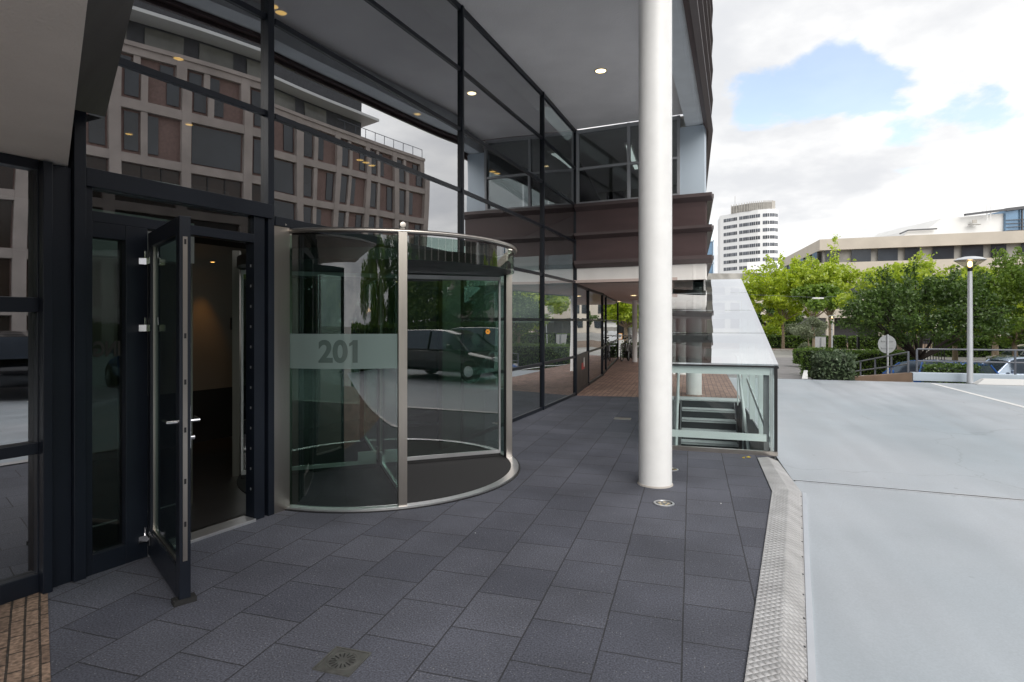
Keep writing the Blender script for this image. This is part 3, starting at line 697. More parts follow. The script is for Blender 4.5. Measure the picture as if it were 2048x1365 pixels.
for k in range(6):
    a = K + YD * (.3 + 2.5 * k) + V(.0, 0, 0); pane(a, a + YD * 2.4, 4.24, 5.9, m='wingglass', off=-.05)
# wing interior and passage soffit
ps = [P3 - V(.1, 0, 0), K + V(-.02, .02, 0), K + YD * 18, P7 + V(1.5, 4, 0), P7, P6, P5, P4]
obj('passage_soffit', MB().prism([(p.x, p.y) for p in ps], 2.50, 2.56), 'passage', OB)
iw = MB(); iw.prism([(p.x, p.y) for p in (WP - nw * .3, K - nw * .3 - ew * .35, K - ew * .3 + YD * 8, WP + YD * 8 - ew * 6)], 4.1, 4.14)
obj('office_floor', iw, 'lobbyfloor', OB)
iw = MB(); iw.prism([(p.x, p.y) for p in (WP - nw * .3, K - nw * .3 - ew * .1, K - ew * .1 + YD * 8, WP + YD * 8 - ew * 6)], 5.93, 5.98); obj('office_ceiling', iw, 'fascia', OB)
obj('office_wall', MB().obox(WP + YD * 6.5 - ew * 6 + V(0, 0, 4.14), ew * 8.5, YD * .1, V(0, 0, 1.79)), 'officewall', OB)
obj('office_wall', MB().obox(WP + YD * 3.5 + ew * .2 + V(0, 0, 4.14), ew * .5, YD * .12, V(0, 0, 1.1)), 'desk', OB)
# roof over the lobby and its walls
li = [P0 - N0 * .15, P1 - N0 * .15, P2 - N0 * .15, P3 - N0 * .15, P5 - N0 * .2, P7 - N0 * .2, P7 + V(-14, 6, 0), V(-16, 16, 0), DL(6) - N0 * 14, DL(6) - N0 * .2]
obj('lobby_floor', MB().poly([(p.x, p.y, .006) for p in li]), 'lobbyfloor', OB)
obj('lobby_ceiling', MB().prism([(p.x, p.y) for p in li], 5.60, 5.66), 'lobbyceil', OB)
W0 = P0 - N0 * 3.36
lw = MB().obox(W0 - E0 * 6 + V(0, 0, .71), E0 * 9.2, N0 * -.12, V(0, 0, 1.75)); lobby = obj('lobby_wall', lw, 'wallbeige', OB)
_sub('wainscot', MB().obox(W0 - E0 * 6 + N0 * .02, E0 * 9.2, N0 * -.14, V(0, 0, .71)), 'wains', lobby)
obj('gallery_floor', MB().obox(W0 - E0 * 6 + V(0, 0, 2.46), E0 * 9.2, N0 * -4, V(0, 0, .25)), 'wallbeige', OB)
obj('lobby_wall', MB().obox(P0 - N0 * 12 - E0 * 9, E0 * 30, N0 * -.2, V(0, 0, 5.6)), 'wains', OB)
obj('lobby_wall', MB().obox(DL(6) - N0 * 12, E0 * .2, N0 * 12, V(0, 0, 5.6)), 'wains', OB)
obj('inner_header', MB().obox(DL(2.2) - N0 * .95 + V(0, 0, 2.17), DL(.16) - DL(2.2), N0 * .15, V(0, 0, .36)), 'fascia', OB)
obj('inner_post', MB().obox(DL(.20) - N0 * .95, E0 * .05, N0 * .12, V(0, 0, 2.17)), 'steel', OB)
obj('door_mat_edge', MB().obox(DL(1.2) - N0 * .93 + V(0, 0, .008), DL(.2) - DL(1.2), N0 * .02, V(0, 0, .006)), 'silver', OB)
obj('picture_frame', MB().obox(Q(462, 650, 8.2) + N0 * -.02 + V(0, 0, -.07), E0 * .11, N0 * .02, V(0, 0, .17)), 'desk', OB)

# columns
def column(x, y, r, h, z0=0.0):
    cmb = MB().lathe([(r, z0), (r, h)], (x, y, 0), n=48); c_ = obj('column', cmb, 'white', OB)
    obj('base_collar', MB().lathe([(r + .001, .001), (r + .012, .001), (r + .007, .014), (r + .001, .017)], (x, y, z0), n=40, cap=False), 'kerb', c_); return c_
column(1.453, 5.94, .165, 5.93)
column(4.10, 13.2, .17, 2.51); column(5.28, 18.2, .17, 2.51); column(4.95, 23.6, .10, 2.51); column(3.98, 24.5, .10, 2.51); column(6.4, 21.9, .17, 2.51)

# revolving door ----------------------------------------------
def cp(t, r=RD, z=0.0): return V(CC.x + r * math.cos(t), CC.y + r * math.sin(t), z)
def post(t, z1, w=.07, dep=.07):
    tv = V(-math.sin(t), math.cos(t), 0); rv = V(math.cos(t), math.sin(t), 0)
    m = MB().obox(cp(t) - tv * w / 2 - rv * dep * .5, tv * w, rv * dep, V(0, 0, z1)); return m
T0 = TL - .12; T1 = TR + 1.0
rdm = MB().lathe([(RD - .03, 2.20), (RD - .03, 2.30)], CC, n=64); rdm.sm = True
rev = obj('revolving_door', rdm, 'black', OB)          # the drum's ceiling disc carries the rest
for t, w in ((TL, .062), (TM, .075), (TR, .020)):
    pm = post(t, 2.44, w); rv = V(math.cos(t), math.sin(t), 0)
    pm.lathe([(.0, -.03), (.024, -.028), (.026, .028), (.0, .03)], cp(t, RD + .01, 2.50), n=14, axis=rv)
    pm.obox(cp(t, RD - .02, 2.42) - V(-math.sin(t), math.cos(t), 0) * .018, V(-math.sin(t), math.cos(t), 0) * .036, rv * .04, V(0, 0, .08))
    _sub('post', pm, 'steel', rev)
pm = post(TR + .042, 2.40, .075, .075); _sub('dark_post', pm, 'black', rev)
for t in (TL + math.pi, TM + math.pi, TR + math.pi * .99): _sub('post', post(t, 2.40), 'steel', rev)
for t in (TR + .09, TL - .045):
    tv = V(-math.sin(t), math.cos(t), 0); rv = V(math.cos(t), math.sin(t), 0)
    _sub('roller_knob', MB().lathe([(.0, -.03), (.032, -.028), (.032, .028), (.0, .03)], cp(t, RD + .0, 2.51), n=14, axis=tv), 'black', rev)
ring = [cp(T0 + (T1 - T0) * i / 48, RD + .015, 2.445) for i in range(49)]
_sub('top_rail', MB().tube(ring, .023, 10), 'steel', rev)
g1 = MB().arcwall(CC, RD - .006, RD + .006, TL + .024, TM - .028, .03, 2.41, 20); _sub('curved_glass', g1, 'drumglass', rev)
g2 = MB().arcwall(CC, RD - .006, RD + .006, TM + .03, TR - .02, 2.20, 2.41, 24); _sub('glass_band', g2, 'drumglass', rev)
g3 = MB().arcwall(CC, RD - .006, RD + .006, TR + .08, T1, .03, 2.41, 16); _sub('curved_glass', g3, 'drumglass', rev)
g4 = MB().arcwall(CC, RD - .006, RD + .006, TR + math.pi + .1, TL + 2 * math.pi - .06, .03, 2.19, 16)
g5 = MB().arcwall(CC, RD - .006, RD + .006, TM + math.pi * .62, TM + math.pi, .03, 2.19, 16); _sub('curved_glass', g5, 'drumglass', rev)
thr = MB().arcwall(CC, RD - .03, RD + .055, T0, T1, 0.0, .022, 48); _sub('threshold_ring', thr, 'silver', rev)
thr = MB().arcwall(CC, RD + .056, RD + .075, T0, T1, 0.0, .010, 48); _sub('joint_ring', thr, 'black', rev)
fm, N_, L_ = new_mat('ribbed_mat')
o_ = N_.new('ShaderNodeOutputMaterial'); p_ = N_.new('ShaderNodeBsdfPrincipled'); L_.new(p_.outputs[0], o_.inputs[0])
t_ = N_.new('ShaderNodeTexCoord'); mp_ = N_.new('ShaderNodeMapping'); mp_.inputs['Rotation'].default_value = (0, 0, -R(62)); L_.new(t_.outputs['Object'], mp_.inputs[0])
w_ = N_.new('ShaderNodeTexWave'); w_.inputs['Scale'].default_value = 11; w_.inputs['Distortion'].default_value = .2; w_.inputs['Detail Scale'].default_value = 8; L_.new(mp_.outputs[0], w_.inputs[0])
r_ = N_.new('ShaderNodeValToRGB'); r_.color_ramp.elements[0].color = (.010, .010, .011, 1); r_.color_ramp.elements[1].color = (.042, .040, .042, 1); L_.new(w_.outputs[0], r_.inputs[0]); L_.new(r_.outputs[0], p_.inputs['Base Color']); p_.inputs['Roughness'].default_value = .8
M['mat'] = fm
_sub('floor_mat', MB().lathe([(RD - .031, .004), (RD - .031, .014)], CC, n=64), 'mat', rev)
w1 = V(.934, .357, 0).normalized(); w2 = V(w1.y, -w1.x, 0)
for d_, nm in ((w1, 1), (-w1, 2), (w2, 3), (-w2, 4)):
    s_ = V(-d_.y, d_.x, 0); a = CC + d_ * .05
    wgl = MB().obox(a - s_ * .005 + V(0, 0, .09), d_ * 1.36, s_ * .01, V(0, 0, 2.06)); _sub('wing_glass', wgl, 'drumglass', rev)
    wr_ = MB().obox(a - s_ * .016 + V(0, 0, .055), d_ * 1.38, s_ * .032, V(0, 0, .04)); wr_.obox(a - s_ * .016 + V(0, 0, 2.14), d_ * 1.38, s_ * .032, V(0, 0, .045))
    wr_.obox(a + d_ * 1.36 - s_ * .014 + V(0, 0, .095), d_ * .022, s_ * .028, V(0, 0, 2.045))
    wr_.obox(a + d_ * .0 - s_ * .02 + V(0, 0, .095), d_ * .20, s_ * .04, V(0, 0, .10)); 
    _sub('wing_rail', wr_, 'silver', rev)
    bs = MB().obox(a - s_ * .012 + V(0, 0, .018), d_ * 1.38, s_ * .024, V(0, 0, .036)); _sub('brush_seal', bs, 'rubber', rev)
_sub('centre_shaft', MB().lathe([(.028, .02), (.028, 2.2)], CC, n=14), 'steel', rev)
# frosted band with the house number
fb = MB().arcwall(CC, RD + .0075, RD + .0095, TL + .026, TM - .029, 1.235, 1.54, 20); _sub('frosted_band', fb, 'frosted', rev)
vs, fs = text_mesh('201', .262)
def hit(u):
    r = (u - CU) / F; d2 = V(r, 1, 0); d2.normalize(); b_ = -d2.dot(CC); c_ = CC.length_squared - RD * RD
    s = -b_ - math.sqrt(b_ * b_ - c_); p = d2 * s; return math.atan2(p.y - CC.y, p.x - CC.x)
xs_ = sorted(p.x for p in vs); x1 = max(xs_); ytop = max(p.y for p in vs if p.x > x1 - .02); wd = .038
n0_ = len(vs); xl = x1 - wd
vs = list(vs) + [V(xl + .004, ytop, 0), V(xl - .036, ytop - .030, 0), V(xl - .036, ytop - .056, 0), V(xl + .004, ytop - .034, 0)]; fs = list(fs) + [(n0_, n0_ + 1, n0_ + 2, n0_ + 3)]
tc_ = hit(681)
nm = MB(); nm.add([cp(tc_ + p.x * .98 / RD, RD + .0115, 1.298 + p.y) for p in vs], fs); _sub('number_sign', nm, 'numeral', rev)
# orange sticker, green sign and notice seen through the wing
sa = CC + w1 * 1.27
st_ = MB()
for k in range(6): 
    c_ = sa + w1 * .018 * math.cos(k * 1.047) + V(0, 0, 1.525 + .02 * math.sin(k * 1.047)) - V(-w1.y, w1.x, 0) * .008
    st_.lathe([(.013, -.001), (.013, .001)], c_, n=8, axis=V(-w1.y, w1.x, 0))
_sub('orange_sticker', st_, 'orange', rev)
# steel cheek panel left of the drum and dark plinth
obj('cheek_panel', MB().obox(P0 + E0 * .0 + N0 * .02, E0 * .16, N0 * .03, V(0, 0, 2.47)), 'steel', OB)
obj('cheek_panel', MB().obox(P1 - (P1 - P0).normalized() * .5 + V(0, 0, 0), (P1 - P0).normalized() * .47, V(.03, -.014, 0), V(0, 0, 2.47)), 'steel', OB)

# ------------------------------------------------------------------ lights fitted in soffits
def downlight(p, m, label, r=.075, group='recessed downlights', cat='downlight', ringm='silver'):
    t = thing('downlight', label, cat, tuple(p), 0, group)
    obj('trim_ring', MB().lathe([(r * 1.0, -.012), (r * 1.22, -.012), (r * 1.25, 0), (r * 1.0, .0)], n=20, cap=False), ringm, t)
    obj('lamp_face', MB().lathe([(r * .98, -.006), (r * .9, -.009), (r * .3, -.011)], n=20), m, t); return t
downlight(V(1.51, 9.96, 5.915), 'downlight', 'round warm downlight in the high grey soffit beside the white column', r=.09)
downlight(V(3.97, 19.1, 2.495), 'downlight', 'small downlight in the low passage ceiling, nearer one', r=.10)
downlight(V(4.55, 25.0, 2.495), 'downlight', 'small downlight in the low passage ceiling, farther one by the far column', r=.10)
lob = [((545, 12), 'amber spot at the top of the glass above the door jamb, upper of two'), ((562, 25), 'amber spot at the top of the glass above the door jamb, lower of two'),
       ((357, 117), 'amber lobby spot behind the upper glass over the open door'), ((378, 249), 'amber lobby spot behind the middle glass over the open door'),
       ((258, 268), 'small amber lobby spot behind the glass nearest the canopy'), ((835, 228), 'amber spot at the edge of the reflected sky'),
       ((720, 320), 'first of three amber spots in a row behind the wide glass'), ((732, 325), 'middle one of three amber spots in a row behind the wide glass'), ((744, 331), 'last of three amber spots in a row behind the wide glass'),
       ((985, 343), 'pair of amber spots behind the second bay, left one'), ((994, 347), 'pair of amber spots behind the second bay, right one')]
for (u, v), lb in lob:
    d = 3.94 * F / (CV - v); p = Q(u, v, d)
    downlight(V(p.x, p.y, 5.59), 'amber', lb, r=.07 if d < 13 else .09, group='amber lobby spots')
wp = Q(402, 592, 8.0)
wl_ = wp + N0 * .26; wl_.z = 2.455
downlight(wl_, 'amber', 'amber downlight under the lobby gallery, washing the beige wall behind the open door', r=.028, group='amber lobby spots')
def spot(p, direction, power, col, size, blend=.8, r=.03):
    l = bpy.data.lights.new('lamp_light', 'SPOT'); l.energy = power; l.color = col; l.spot_size = size; l.spot_blend = blend; l.shadow_soft_size = r
    o = bpy.data.objects.new('lamp_light', l); COL.objects.link(o); o.location = p; o.rotation_euler = Vector(direction).to_track_quat('-Z', 'Y').to_euler(); return o
spot(wl_ + V(0, 0, -.03), V(-N0.x * .12, -N0.y * .12, -1), 8, (1, .45, .08), R(50), .9)
ct_ = thing('ceiling_tube', 'short lit fluorescent tube behind the glass above the door', 'ceiling light', tuple(Q(382, 381, 6.6)), 0)
obj('tube_body', MB().beam(V(-.24, -.35, 0), V(.22, .33, 0), .07, .05), 'tube', ct_)
pl_ = thing('mirrored_lamp_glow', 'glowing yellow half-round stand-in for a street lamp mirrored in the leftmost window', 'reflection stand-in', tuple(Q(26, 478, 5.2)), 0)  # glowing shape added behind the glass in place of a mirrored street lamp
obj('lamp_shade', MB().lathe([(.09, .02), (.075, -.02), (.04, -.045), (.01, -.05)], n=20), 'yellowglow', pl_)
obj('cord', MB().tube([(0, 0, .02), (0, 0, 1.0)], .004, 6), 'black', pl_)
wf = Q(1273, 300, 15.0)
cf = thing('ceiling_strip_light', 'white strip light inside the upper corner window', 'ceiling light', (wf.x - .1, wf.y, 5.90), R(-17)); obj('fitting', MB().box(-.10, .10, -1.2, 1.2, -.06, 0), 'fascia', cf); obj('tube_body', MB().box(-.05, .05, -1.1, 1.1, -.085, -.062), 'tube', cf)
# lobby furniture
dk0 = V(-1.3, 9.9, 0)
ds = thing('reception_desk', 'dark reception desk with a low top seen through the revolving door', 'desk', (-3.1, 9.6, 0), R(60))
obj('desk_front', MB().box(-1.2, 1.2, -.3, .3, 0, 1.02), 'desk', ds, bevel=.01); obj('desk_top', MB().box(-1.28, 1.28, -.38, .38, 1.022, 1.06), 'wood', ds, bevel=.006)
mo = thing('monitor', 'black computer monitor on the reception desk', 'monitor', (-3.0, 9.55, 1.06), R(65))
obj('screen', MB().box(-.27, .27, -.02, .02, .10, .44), 'black', mo, bevel=.006); obj('stand', MB().box(-.03, .03, -.03, .03, .012, .12).box(-.12, .12, -.09, .09, 0, .012), 'black', mo)
sg = G(938, 1); sp_ = Q(936, 742, 9.0); np_ = thing('notice_stand', 'green emergency sign and white notice on a stand inside the lobby', 'sign', (sp_.x, sp_.y, 0), 0)
obj('stand_pole', MB().tube([(0, 0.02, 0), (0, 0.02, 1.0)], .02, 10), 'steel', np_); obj('green_plate', MB().box(-.10, .02, -.02, 0, .72, 1.05), 'green', np_); obj('white_notice', MB().box(.03, .21, -.02, 0, .78, 1.04), 'paper', np_)

# ------------------------------------------------------------------ things set in the paving
def ringlight(p, label, r=.092):
    t = thing('ground_light', label, 'ground light', tuple(p), 0, 'recessed ground lights by the column')
    obj('rim', MB().lathe([(r, .001), (r, .008), (r * .82, .010), (r * .80, .004)], n=28, cap=False), 'silver', t)
    obj('lens', MB().lathe([(r * .79, .001), (r * .79, .006), (r * .3, .0075)], n=28), 'lampglass', t)
    b = MB()
    for k in range(5): b.lathe([(.014, .002), (.012, .0045)], (.04 * math.cos(k * 1.256), .04 * math.sin(k * 1.256), 0), n=8)
    obj('bulb', b, emis('dim_amber', (1, .75, .35), .5), t); return t
ringlight(G(1328, 1008), 'round steel ground light in the paving in front of the white column')
ringlight(G(1344, 940), 'round ground light half hidden behind the white column base', r=.07)
gl_ = thing('cover_plate', 'small rectangular metal cover set in the far paving', 'floor cover', tuple(G(1245, 838)), -YAW); obj('plate', MB().box(-.14, .14, -.09, .09, 0, .006), 'silver', gl_, bevel=.002)
dn = thing('floor_drain', 'square brass floor drain with a slotted round grate', 'drain', tuple(G(685, 1324)), -YAW)
fm_ = MB()
for a in ((-.10, .10, -.10, -.092), (-.10, .10, .092, .10), (-.10, -.092, -.092, .092), (.092, .10, -.092, .092)): fm_.box(*a, 0, .008)
obj('drain_frame', fm_, 'brass', dn); obj('drain_plate', MB().box(-.0905, .0905, -.0905, .0905, 0, .005), 'brass', dn)
obj('grate_ring', MB().lathe([(.073, .005), (.073, .0066), (.070, .0066), (.070, .005)], n=32, cap=False), 'brass', dn)
sl_ = MB()
for k in range(16):
    a = 2 * math.pi * k / 16; c, s = math.cos(a), math.sin(a); r1_, r0_ = (.062, .026) if k % 2 else (.062, .036)
    w = .0038; sl_.add([(c * r + s * q, s * r - c * q, .0068) for r, q in ((r0_, -w * .6), (r1_, -w), (r1_, w), (r0_, w * .6))] , [(0, 1, 2, 3)])
obj('slots', sl_, 'black', dn)
for i, (u, v, m_, lb) in enumerate(((1487, 917, 'yellow', 'yellow fallen leaf against the glass stair enclosure'), (1497, 916, 'yellow', 'second yellow fallen leaf nearer the checker plate'), (1442, 1008, 'paper', 'small pale scrap on the dark paving by the checker plate'), (950, 1067, 'paper', 'tiny white scrap on the paving right of the revolving door'))):
    p = G(u, v); a = i * 1.3
    lf = MB().add([p + V(.03 * math.cos(a + k * 1.57) * (1 if k % 2 else .5), .03 * math.sin(a + k * 1.57) * (1 if k % 2 else .5), .006 + .012 * (k == 0)) for k in range(4)], [(0, 1, 2, 3)])
    if m_ == 'paper': lf = MB().add([p + (Vector(q) - p) * .4 for q in lf.v], lf.f)
    lo = obj('fallen_leaf' if m_ == 'yellow' else 'litter_scrap', lf, m_); tag(lo, lb, 'leaf' if m_ == 'yellow' else 'litter')

# ------------------------------------------------------------------ glass stair enclosure
SE = thing('stair_enclosure', 'glass stair enclosure with sloping glass roof over steps going down', 'stair enclosure', tuple(S0), world=True)
SR = S0; ZF, ZB = 1.10, 2.54
rz = lambda s: ZF + (ZB - ZF) * s / LS
obj('front_glass', MB().obox(SL + V(0, 0, .03), S0 - SL, YD * .014, V(0, 0, ZF - .05)), 'clear', SE)
def side(base, nm):
    for k in range(4):
        s0, s1 = k * 1.4 + .02, (k + 1) * 1.4 - .02
        a, b = base + YD * s0, base + YD * s1
        obj('side_glass', MB().sweep([a + V(0, 0, .03), b + V(0, 0, .03), b + V(0, 0, rz(s1) - .03), a + V(0, 0, rz(s0) - .03)], -XD * .014), 'clear', SE)
        if k: 
            p = base + YD * (k * 1.4); obj('post', MB().obox(p - XD * .07 - YD * .02, XD * .055, YD * .04, V(0, 0, rz(k * 1.4) - .05)), 'teal', SE)
    for k in range(8):
        p = base + YD * (.35 + .7 * k); obj('glazing_bar', MB().obox(p - XD * .05 - YD * .008 + V(0, 0, .03), XD * .03, YD * .016, V(0, 0, rz(.35 + .7 * k) - .08)), 'teal', SE)
side(S0, 'r')
for k in range(4):
    s0, s1 = k * 1.4 + .02, (k + 1) * 1.4 - .02
    a, b = SL + YD * s0, SL + YD * s1
    obj('side_glass', MB().sweep([a + V(0, 0, .03), b + V(0, 0, .03), b + V(0, 0, rz(s1) - .03), a + V(0, 0, rz(s0) - .03)], XD * .014), 'clear', SE)
for k in range(4):
    s0, s1 = k * 1.4 + .008, (k + 1) * 1.4 - .008
    a = SL - XD * .01 + YD * s0 + V(0, 0, rz(s0)); b = S0 + XD * .01 + YD * s0 + V(0, 0, rz(s0)); c = S0 + XD * .01 + YD * s1 + V(0, 0, rz(s1)); d = SL - XD * .01 + YD * s1 + V(0, 0, rz(s1))
    obj('roof_glass', MB().sweep([a, b, c, d], V(0, 0, .018)), 'roofglass', SE)
for k in range(5):
    s = min(max(k * 1.4, .05), LS - .05); p = SL + YD * s + XD * .03; q = S0 + YD * s - XD * .03
    obj('roof_beam', MB().beam(p + V(0, 0, rz(s) - .075), q + V(0, 0, rz(s) - .075), .022, .11), 'teal', SE)
for p in (SL, S0): obj('roof_edge', MB().beam(p + V(0, 0, ZF - .02), p + YD * LS + V(0, 0, ZB - .02), .03, .025), 'black' if p is S0 else 'teal', SE)
obj('front_rail', MB().beam(SL + V(0, 0, ZF - .01) + YD * .01, S0 + V(0, 0, ZF - .01) + YD * .01, .03, .02), 'black', SE)
obj('front_rail', MB().beam(SL + V(0, 0, .20) + YD * .06, S0 + V(0, 0, .20) + YD * .06 - XD * .12, .04, .085), 'teal', SE)
obj('front_rail', MB().beam(SL + V(0, 0, .025) - YD * .004, S0 + V(0, 0, .025) - YD * .004, .05, .05), 'steel', SE)
obj('corner_post', MB().obox(S0 - XD * .035 - YD * .003, XD * .036, YD * .036, V(0, 0, ZF)), 'black', SE)
obj('corner_post', MB().obox(S0 - XD * .075 + YD * .03, XD * .03, YD * .03, V(0, 0, ZF - .03)), 'silver', SE)
obj('corner_post', MB().obox(S0 - XD * .145 + YD * .09, XD * .06, YD * .05, V(0, 0, ZF - .06)), 'pitwall', SE)
obj('corner_post', MB().obox(SL, XD * .04, YD * .04, V(0, 0, ZF)), 'steel', SE)
# well, steps, stringer, handrails
obj('stairwell', MB().obox(SL + XD * .015 + V(0, 0, -1.25), YD * LS, XD * .02, V(0, 0, 1.25)).obox(S0 - XD * .035 + V(0, 0, -1.25), YD * LS, XD * .02, V(0, 0, 1.25)).obox(SL + XD * .04 + YD * .02 + V(0, 0, -1.25), XD * 1.28, YD * .02, V(0, 0, 1.25)), 'pitwall', SE)
obj('stair_floor', MB().obox(SL + V(0, 0, -1.255), XD * 1.36, YD * LS, V(0, 0, .01)), 'pitwall', SE)
LY = 5.15
obj('landing', MB().obox(SL + XD * .04 + YD * LY + V(0, 0, -.03), XD * 1.28, YD * (LS - LY + .25), V(0, 0, .026)), 'tread', SE)
for k in range(7):
    z = -.17 * (k + 1); y1 = LY - .29 * k
    tb = SL + XD * .16 + YD * (y1 - .32); obj('tread', MB().obox(tb + V(0, 0, z - .04), XD * 1.04, YD * .32, V(0, 0, .04)), 'tread', SE)
    obj('riser', MB().obox(SL + XD * .16 + YD * (y1 - .012) + V(0, 0, z), XD * 1.04, YD * .012, V(0, 0, .128)), 'riser', SE)
    obj('nosing', MB().obox(tb + YD * -.004 + V(0, 0, z - .012), XD * 1.04, YD * .03, V(0, 0, .015)), 'silver', SE)
for off in (.14, 1.20):
    a = SL + XD * off + YD * (LY + .1); b = a - YD * 2.3 + V(0, 0, -2.3 * .17 / .29 + .05)
    obj('stringer', MB().beam(a + V(0, 0, -.14), b + V(0, 0, -.14), .02, .26), 'pitwall' , SE)
for off in (.10, 1.25):
    a = SL + XD * off + YD * (LY + .3) + V(0, 0, .92); b = a + V(0, 0, 0) - YD * .4; c = b - YD * 2.9 + V(0, 0, -1.62)
    obj('handrail', MB().tube([a, b, c], .026, 10), 'teal', SE)
    for t in (.05, .5, .95):
        p = b.lerp(c, t); obj('handrail_post', MB().tube([p, p + V(0, 0, -.9)], .014, 8), 'teal', SE)
a = S0 - XD * .03 + YD * .12 + V(0, 0, .12); b = S0 - XD * .03 + YD * (LS - .2) + V(0, 0, .78)
obj('stringer', MB().beam(S0 - XD * .06 + YD * .15 + V(0, 0, .16), S0 - XD * .06 + YD * 3.4 + V(0, 0, .62), .02, .07), 'teal', SE)

# ------------------------------------------------------------------ foliage
def leaf_quads(c, nrm_jit, size, n):
    """n leaf quads around points c (n,3)"""
    a = RNG.normal(size=(n, 3)); a /= np.linalg.norm(a, axis=1)[:, None]
    b = RNG.normal(size=(n, 3)); b -= (b * a).sum(1)[:, None] * a; b /= np.linalg.norm(b, axis=1)[:, None]
    s = size * RNG.uniform(.6, 1.3, n)[:, None]
    q = np.stack([c - a * s, c + b * s * .55, c + a * s, c - b * s * .55], 1)
    return q.reshape(-1, 3)
def leaf_obj(name, pts, size, m, parent):
    n = len(pts); q = leaf_quads(np.asarray(pts), 0, size, n)
    me = bpy.data.meshes.new(name); me.from_pydata(q.tolist(), [], [(4 * i, 4 * i + 1, 4 * i + 2, 4 * i + 3) for i in range(n)]); me.materials.append(M[m])
    o = bpy.data.objects.new(name, me); COL.objects.link(o)
    if parent is not None: o.parent = parent
    return o
def clump_pts(clumps, n, shell=.55):
    w = np.array([c[3] ** 2 for c in clumps]); w = w / w.sum(); idx = RNG.choice(len(clumps), n, p=w)
    d = RNG.normal(size=(n, 3)); d /= np.linalg.norm(d, axis=1)[:, None]
    r = RNG.uniform(shell, 1, n) ** .8 * (1 + RNG.normal(0, .10, n))
    C_ = np.array([c[:3] for c in clumps])[idx]; rr = np.array([c[3] for c in clumps])[idx]
    sq = np.array([1, 1, .8]); return C_ + d * (r * rr)[:, None] * sq
def crown_clumps(cx, cz, rx, rz_, n, r0, r1, ry=None):
    ry = ry or rx; out = []
    while len(out) < n:
        p = RNG.uniform(-1, 1, 3); l = (p ** 2).sum()
        if l > 1 or l < .12: continue
        out.append((cx + p[0] * rx, p[1] * ry, cz + p[2] * rz_, RNG.uniform(r0, r1)))
    return out
def tree(name, label, loc, trunk_h, trunk_r, clumps, n, size, lm, bark='bark', fork=None, group=None, shoots=()):
    t = thing(name, label, 'tree', tuple(loc), 0, group)
    tr = MB(); top = V(0, 0, trunk_h)
    tr.tube([(0, 0, -.1), (.02, 0, trunk_h * .4), (-.02, .03, trunk_h)], [trunk_r * 1.25, trunk_r, trunk_r * .8], 9)
    for c in clumps[:14]:
        p = V(*c[:3]); m1 = top.lerp(p, .5) + V(random.uniform(-.15, .15), random.uniform(-.15, .15), -.1 * abs(p.z - trunk_h))
        tr.tube([top - V(0, 0, .1), m1, p], [trunk_r * .5, trunk_r * .28, trunk_r * .08], 6)
    for s in shoots:
        tr.tube([V(*s[0]), V(*s[0]).lerp(V(*s[1]), .5), V(*s[1])], [trunk_r * .16, trunk_r * .11, trunk_r * .04], 5)
    obj('trunk', tr, bark, t)
    pts = clump_pts(clumps, n)
    extra = []
    for s in shoots:
        a, b = np.array(s[0]), np.array(s[1])
        for _ in range(s[2]):
            f = RNG.uniform(0, 1.03); extra.append(a + (b - a) * f + RNG.normal(0, s[3] * (1.1 - .5 * f), 3))
    if extra: pts = np.vstack([pts, extra])
    leaf_obj('crown', pts, size, lm, t); return t
GZ = -1.26
def sprays(cx, cz, rx, rz_, n, leaves, sp, up=.25):
    out = []
    for k in range(n):
        a_ = random.uniform(0, 2 * math.pi); el = random.uniform(-.35, 1.4); r_ = random.uniform(.92, 1.22)
        d_ = (math.cos(el) * math.cos(a_), math.cos(el) * math.sin(a_) * .8, math.sin(el) + up * .4)
        tip = (cx + rx * r_ * d_[0], rx * r_ * d_[1], cz + rz_ * r_ * d_[2])
        out.append(((cx + rx * .55 * d_[0], rx * .55 * d_[1], cz + rz_ * .5 * d_[2]), tip, leaves, sp))
    return out
# bright young plane trees across the street
c1 = crown_clumps(.2, 5.7, 4.5, 2.8, 58, .40, .85, 3.2)
tree('plane_tree', 'bright lime green tree with a round crown beside the glass roof', (Q(1566, 0, 62).x, 62, GZ), 3.0, .14, c1, 11500, .17, 'leafbright', 'barkpale', group='street trees', shoots=sprays(.2, 5.7, 5.0, 3.3, 60, 110, .26))
c1 = crown_clumps(-.1, 6.4, 2.5, 2.0, 18, .6, 1.0, 2.4)
tree('plane_tree', 'green tree with tall thin leafy shoots rising above the beige roof', (Q(1660, 0, 58).x, 58, GZ), 3.4, .15, c1, 3600, .18, 'leafyellow', 'barkpale', group='street trees',
     shoots=sprays(-.1, 6.4, 2.8, 2.2, 22, 70, .22) + [((.3, 0, 7.5), (.6, .2, 11.3), 130, .30), ((-.9, .2, 7), (-1.8, .3, 9.2), 50, .3), ((1.0, 0, 7), (2.3, .2, 9.0), 60, .32), ((0, 0, 7), (.5, 0, 9.2), 120, .35)])
tree('plane_tree', 'yellow green tree behind the big dark tree, tips above its crown', (Q(1830, 0, 52).x, 52, GZ), 3.0, .15, crown_clumps(0, 5.9, 3.2, 2.2, 24, .5, .9, 3), 6000, .17, 'leafyellow', 'barkpale', group='street trees',
     shoots=sprays(0, 5.9, 3.6, 2.5, 24, 80, .22) + [((0, 0, 7.5), (.3, 0, 9.0), 60, .3), ((1, 0, 7.2), (1.6, .2, 8.8), 60, .35)])
c2 = crown_clumps(.1, 3.25, 3.2, 1.25, 60, .34, .68, 2.5) + [(-3.0, 0, 2.9, .5), (3.1, 0, 2.9, .6), (1.4, 0, 2.2, .5), (-1.5, 0, 2.3, .5), (-2.2, .1, 2.5, .5)]
sh2 = []
